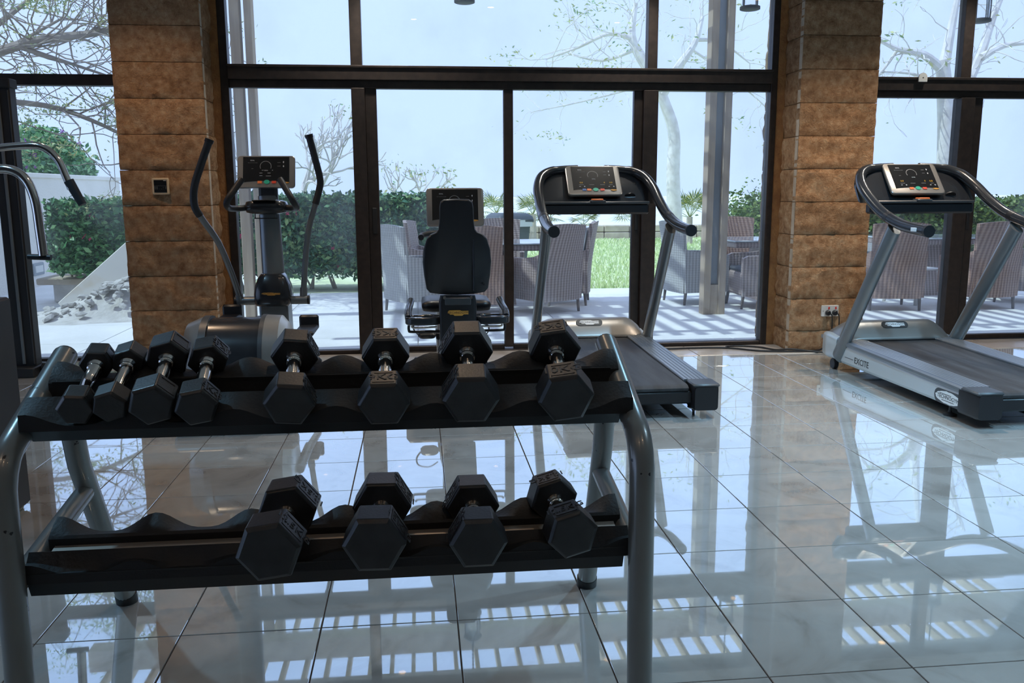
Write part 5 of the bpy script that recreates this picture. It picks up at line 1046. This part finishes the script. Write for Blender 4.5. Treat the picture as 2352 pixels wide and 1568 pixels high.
# wheeled bin
wb = thing('wheeled_bin', 'dark grey wheeled bin with pale liner beyond the wicker table set', 'bin', (1.62, 15.6, -0.05), 0.25)
obj('bin_body', B().loft([[(u, v, z) for u, v in rounded_rect(2*w, 2*d, 0.03, 3)] for (z, w, d) in ((0.04, 0.23, 0.26), (0.86, 0.29, 0.34))]), 'bin_plastic', wb, smooth=40)
obj('bin_rim', B().cbox(-0.33, 0.33, -0.38, 0.38, 0.84, 0.90, 0.015), 'bin_plastic', wb)
obj('bin_lid', B().loft([[(u, v, z) for u, v in rounded_rect(2*w, 2*d, 0.06, 3)] for (z, w, d) in ((0.89, 0.34, 0.39), (0.95, 0.32, 0.37), (1.0, 0.26, 0.30))]), 'bin_plastic', wb, smooth=50)
obj('bin_liner', B().loft([[(0.10+u, -0.385+0.01*math.sin(9*u), z) for u in (-0.16, -0.05, 0.08, 0.2)] for z in (0.90, 0.84, 0.77)], closed=False), 'bag_white', wb, fix=False)
for sx in (-1, 1): obj('bin_wheel', B().lathe([(0.09, -0.02), (0.10, -0.015), (0.10, 0.015), (0.09, 0.02)], (sx*0.25, 0.30, 0.10), 'x', 16), 'black_plastic', wb)
obj('bin_handle', B().cyl((-0.25, 0.41, 0.90), (0.25, 0.41, 0.90), 0.016, n=8), 'bin_plastic', wb)

# ------------------------------------------------------------------ wicker furniture
def wicker_chair(x, y, rz, label, group, mat='wicker', cushion=False, z=GZ):
    t = thing('wicker_chair', label, 'chair', (x, y, z), math.radians(rz), group)
    def bp(u, zz, off):   # curved flaring back
        k = (zz-0.14)/0.84; hw = 0.275+0.05*max(0, k-0.3)
        lean = -0.27-0.03*k-0.11*max(0, k-0.35)**1.3
        return (u*hw, lean-off+0.05*(u*u)*(0.4+0.6*k), zz)
    zz = [0.14+0.84*i/9 for i in range(10)]; uu = [-1+2*i/10 for i in range(11)]
    b = B(); b.loft([[bp(u, z_+(0.025*(1-u*u) if i == 9 else 0), 0.0) for u in uu]+[bp(u, z_+(0.025*(1-u*u) if i == 9 else 0), 0.045) for u in reversed(uu)] for i, z_ in enumerate(zz)])
    obj('backrest', b, mat, t, smooth=50)
    for s in (-1, 1):
        prof = [(-0.28, 0.15), (0.27, 0.15), (0.285, 0.30), (0.28, 0.585), (0.22, 0.615), (0.0, 0.620), (-0.20, 0.645), (-0.31, 0.68)]
        n = len(prof); b = B(); b.add([(s*0.255, a, c) for a, c in prof]+[(s*0.315, a, c) for a, c in prof], [tuple(range(n)), tuple(range(2*n-1, n-1, -1))]+[(i, (i+1) % n, n+(i+1) % n, n+i) for i in range(n)])
        obj('armrest', b, mat, t, smooth=40)
        for fy in (-0.26, 0.25):
            obj('leg', B().sweep([(s*0.275, fy*1.07, 0.0), (s*0.272, fy, 0.18)], [0.015, 0.021], n=8), 'chair_leg', t)
    obj('seat', B().cbox(-0.257, 0.257, -0.27, 0.275, 0.15, 0.42, 0.02), mat, t)
    obj('seat_cushion', B().cbox(-0.25, 0.25, -0.25, 0.27, 0.42, 0.47, 0.02), 'cushion', t)
    if cushion: obj('back_cushion', B().loft([[(u*0.23, -0.235-0.07*k+0.02*u*u, 0.47+0.46*k) for u in (-1, -0.5, 0, 0.5, 1)]+[(u*0.23, -0.175-0.07*k, 0.47+0.46*k) for u in (1, 0.5, 0, -0.5, -1)] for k in (0, 0.3, 0.7, 1.0)]), 'table_glass' if cushion == 2 else 'cushion', t)
    return t
G1, G2, G3 = 'wicker chairs around the table behind the bike', 'wicker chairs around the table behind the pergola post', 'wicker chairs on the sun-striped terrace'
wicker_chair(-0.02, 10.0, -62, 'grey wicker armchair seen from its back corner, left of the bike backrest', G1, 'wicker_grey')
wicker_chair(0.22, 11.20, -100, 'brown wicker armchair half hidden behind the grey armchair near the hedge', G1)
wicker_chair(1.05, 11.45, 178, 'brown wicker armchair facing the gym across the glass table', G1)
wicker_chair(0.68, 9.72, -14, 'red-brown wicker armchair hidden behind the bike backrest', G1, 'wicker_red')
wicker_chair(1.43, 9.84, 30, 'brown wicker armchair with its ribbed back turned to the first treadmill', G1)
wicker_chair(1.78, 10.55, 76, 'slim-looking wicker armchair with pale back cushion beside the lawn', G1, 'wicker', 2)
wicker_chair(3.38, 10.38, -80, 'grey wicker armchair seen side-on left of the pergola post', G2, 'wicker_grey')
wicker_chair(3.98, 9.90, 88, 'dark brown wicker armchair right behind the pergola post', G2)
wicker_chair(4.35, 11.50, 178, 'red-brown wicker armchair at the far side of the table behind the pergola post', G2, 'wicker_red')
wicker_chair(5.42, 9.55, -10, 'brown wicker armchair with its back to the glass, nearest the second treadmill upright', G3, 'wicker_red')
wicker_chair(6.50, 9.50, 4, 'brown wicker armchair with its back to the glass door, right of the bronze post', G3, 'wicker_red')
wicker_chair(7.35, 9.95, 60, 'brown wicker armchair at the end of the long wooden table', G3, 'wicker')
wicker_chair(6.35, 12.3, 180, 'pale wicker armchair in full sun before the sunlit hedge', G3, 'wicker_grey')
def wicker_table(x, y, lx, ly, label, group):
    t = thing('wicker_table', label, 'table', (x, y, GZ), 0, group)
    obj('glass_top', B().cbox(-lx/2, lx/2, -ly/2, ly/2, 0.735, 0.755, 0.006), 'table_glass', t)
    obj('rim', B().cbox(-lx/2+0.01, lx/2-0.01, -ly/2+0.01, ly/2-0.01, 0.665, 0.733, 0.01), 'wicker', t)
    obj('pedestal', B().loft([[(u, v, z) for u, v in rounded_rect(2*w, 2*d, 0.04, 3)] for (z, w, d) in ((0.0, lx*0.22, ly*0.28), (0.67, lx*0.17, ly*0.22))]), 'wicker', t, smooth=40)
    return t
wicker_table(0.86, 10.65, 1.40, 0.95, 'glass-topped wicker table behind the bike', 'wicker tables on the terrace')
wicker_table(4.50, 10.72, 1.35, 0.95, 'glass-topped wicker table half hidden by the socket pillar', 'wicker tables on the terrace')
wicker_table(6.75, 10.85, 1.6, 0.9, 'pale glass-topped wicker table behind the second treadmill', 'wicker tables on the terrace')
pc = thing('plastic_chair', 'white plastic garden chair among the brown wicker chairs', 'chair', (6.02, 9.98, GZ), math.radians(-70))
obj('seat', B().cbox(-0.21, 0.21, -0.21, 0.21, 0.40, 0.425, 0.01), 'white_plastic', pc)
obj('backrest', B().loft([[(u*0.2, -0.21-0.12*k+0.03*u*u, 0.43+0.42*k) for u in (-1, -0.5, 0, 0.5, 1)]+[(u*0.2, -0.235-0.12*k+0.03*u*u, 0.43+0.42*k) for u in (1, 0.5, 0, -0.5, -1)] for k in (0, 0.5, 0.9, 1.0)]), 'white_plastic', pc)
for sx in (-1, 1):
    for sy in (-1, 1): obj('leg', B().sweep([(sx*0.23, sy*0.25, 0), (sx*0.18, sy*0.18, 0.41)], [0.022, 0.028], n=8), 'white_plastic', pc)

# ------------------------------------------------------------------ pergola and lanterns
PZ = 4.0
pg = thing('pergola', 'timber pergola with close slats over the terrace', 'pergola', (2.0, 9.0, GZ)); po_ = Vector(pg.location)
def L_(x0, x1, y0, y1, z0, z1): return (x0-po_.x, x1-po_.x, y0-po_.y, y1-po_.y, z0-po_.z, z1-po_.z)
sm = None
for k in range(47):
    x = -3.6+k*0.245
    if sm is None:
        sm = B().cbox(-0.022, 0.022, -1.55, 1.55, -0.055, 0.055, 0.004).mesh('slat'); sm.materials.append(MT['wood_slat'])
    o = bpy.data.objects.new('slat', sm); COL.objects.link(o); o.parent = pg; o.location = (x-po_.x, 9.17-po_.y, PZ+0.06-po_.z)
for (y, w, z0, z1) in ((7.86, 0.06, PZ-0.12, PZ), (9.55, 0.10, PZ-0.26, PZ), (10.62, 0.08, PZ-0.22, PZ)):
    obj('beam', B().cbox(*L_(-3.8, 8.0, y-w, y+w, z0, z1), 0.006), 'wood_post', pg)
def post(x, y):
    # twin timber boards with a steel flat held between them
    f = obj('post', B().cbox(*L_(x-0.125, x-0.045, y-0.075, y+0.075, GZ, PZ-0.1), 0.005).cbox(*L_(x+0.045, x+0.125, y-0.075, y+0.075, GZ, PZ-0.1), 0.005), 'wood_post', pg)
    obj('post_steel', B().cbox(*L_(x-0.045, x+0.045, y-0.02, y+0.04, 0.30, PZ-0.1), 0.003), 'post_steel', f)
    obj('post_block', B().cbox(*L_(x-0.045, x+0.045, y-0.068, y+0.068, GZ, 0.30), 0.004), 'wood_post', f)
post(3.245, 9.34); post(7.75, 9.34)
f = obj('post', B().cbox(*L_(-1.915, -1.812, 9.72, 9.86, GZ, PZ-0.1), 0.005).cbox(*L_(-1.765, -1.69, 9.72, 9.90, GZ, PZ-0.1), 0.005), 'wood_post', pg)
def lantern(x, y, z, label):
    t = thing('lantern', label, 'lantern', (x, y, z), 0, 'lanterns hanging under the pergola')
    obj('base_ring', B().lathe([(0.085, 0.0), (0.098, 0.005), (0.098, 0.030), (0.085, 0.035)], (0, 0, 0), 'z', 22), 'iron', t)
    obj('glass_chimney', B().lathe([(0.074, 0.03), (0.074, 0.27), (0.07, 0.28)], (0, 0, 0), 'z', 18), 'glass', t)
    for k in range(4):
        a = k*PI/2+0.5; obj('cage_bar', B().sweep(catmull([(0.09*math.cos(a), 0.09*math.sin(a), 0.02), (0.092*math.cos(a), 0.092*math.sin(a), 0.2), (0.07*math.cos(a), 0.07*math.sin(a), 0.29), (0.02*math.cos(a), 0.02*math.sin(a), 0.34)], 4), 0.006, n=6), 'iron', t)
    obj('cap', B().lathe([(0.095, 0.275), (0.098, 0.29), (0.06, 0.33), (0.02, 0.36), (0.012, 0.40)], (0, 0, 0), 'z', 20), 'iron', t)
    zz = 0.40; k = 0; top = PZ-0.20-z
    b = B()
    while zz < top:
        b.lathe([(0.004, -0.02), (0.011, 0.0), (0.004, 0.022)], (0, 0, zz+0.02), 'z', 6); zz += 0.04
    obj('chain', b, 'iron', t)
lantern(0.48, 8.63, 3.085, 'black iron lantern hanging at the top edge, above the bike'); lantern(3.28, 8.63, 3.07, 'black iron lantern hanging beside the socket pillar'); lantern(5.70, 8.63, 2.99, 'black iron lantern hanging above the second treadmill')
bpy.context.view_layer.update()
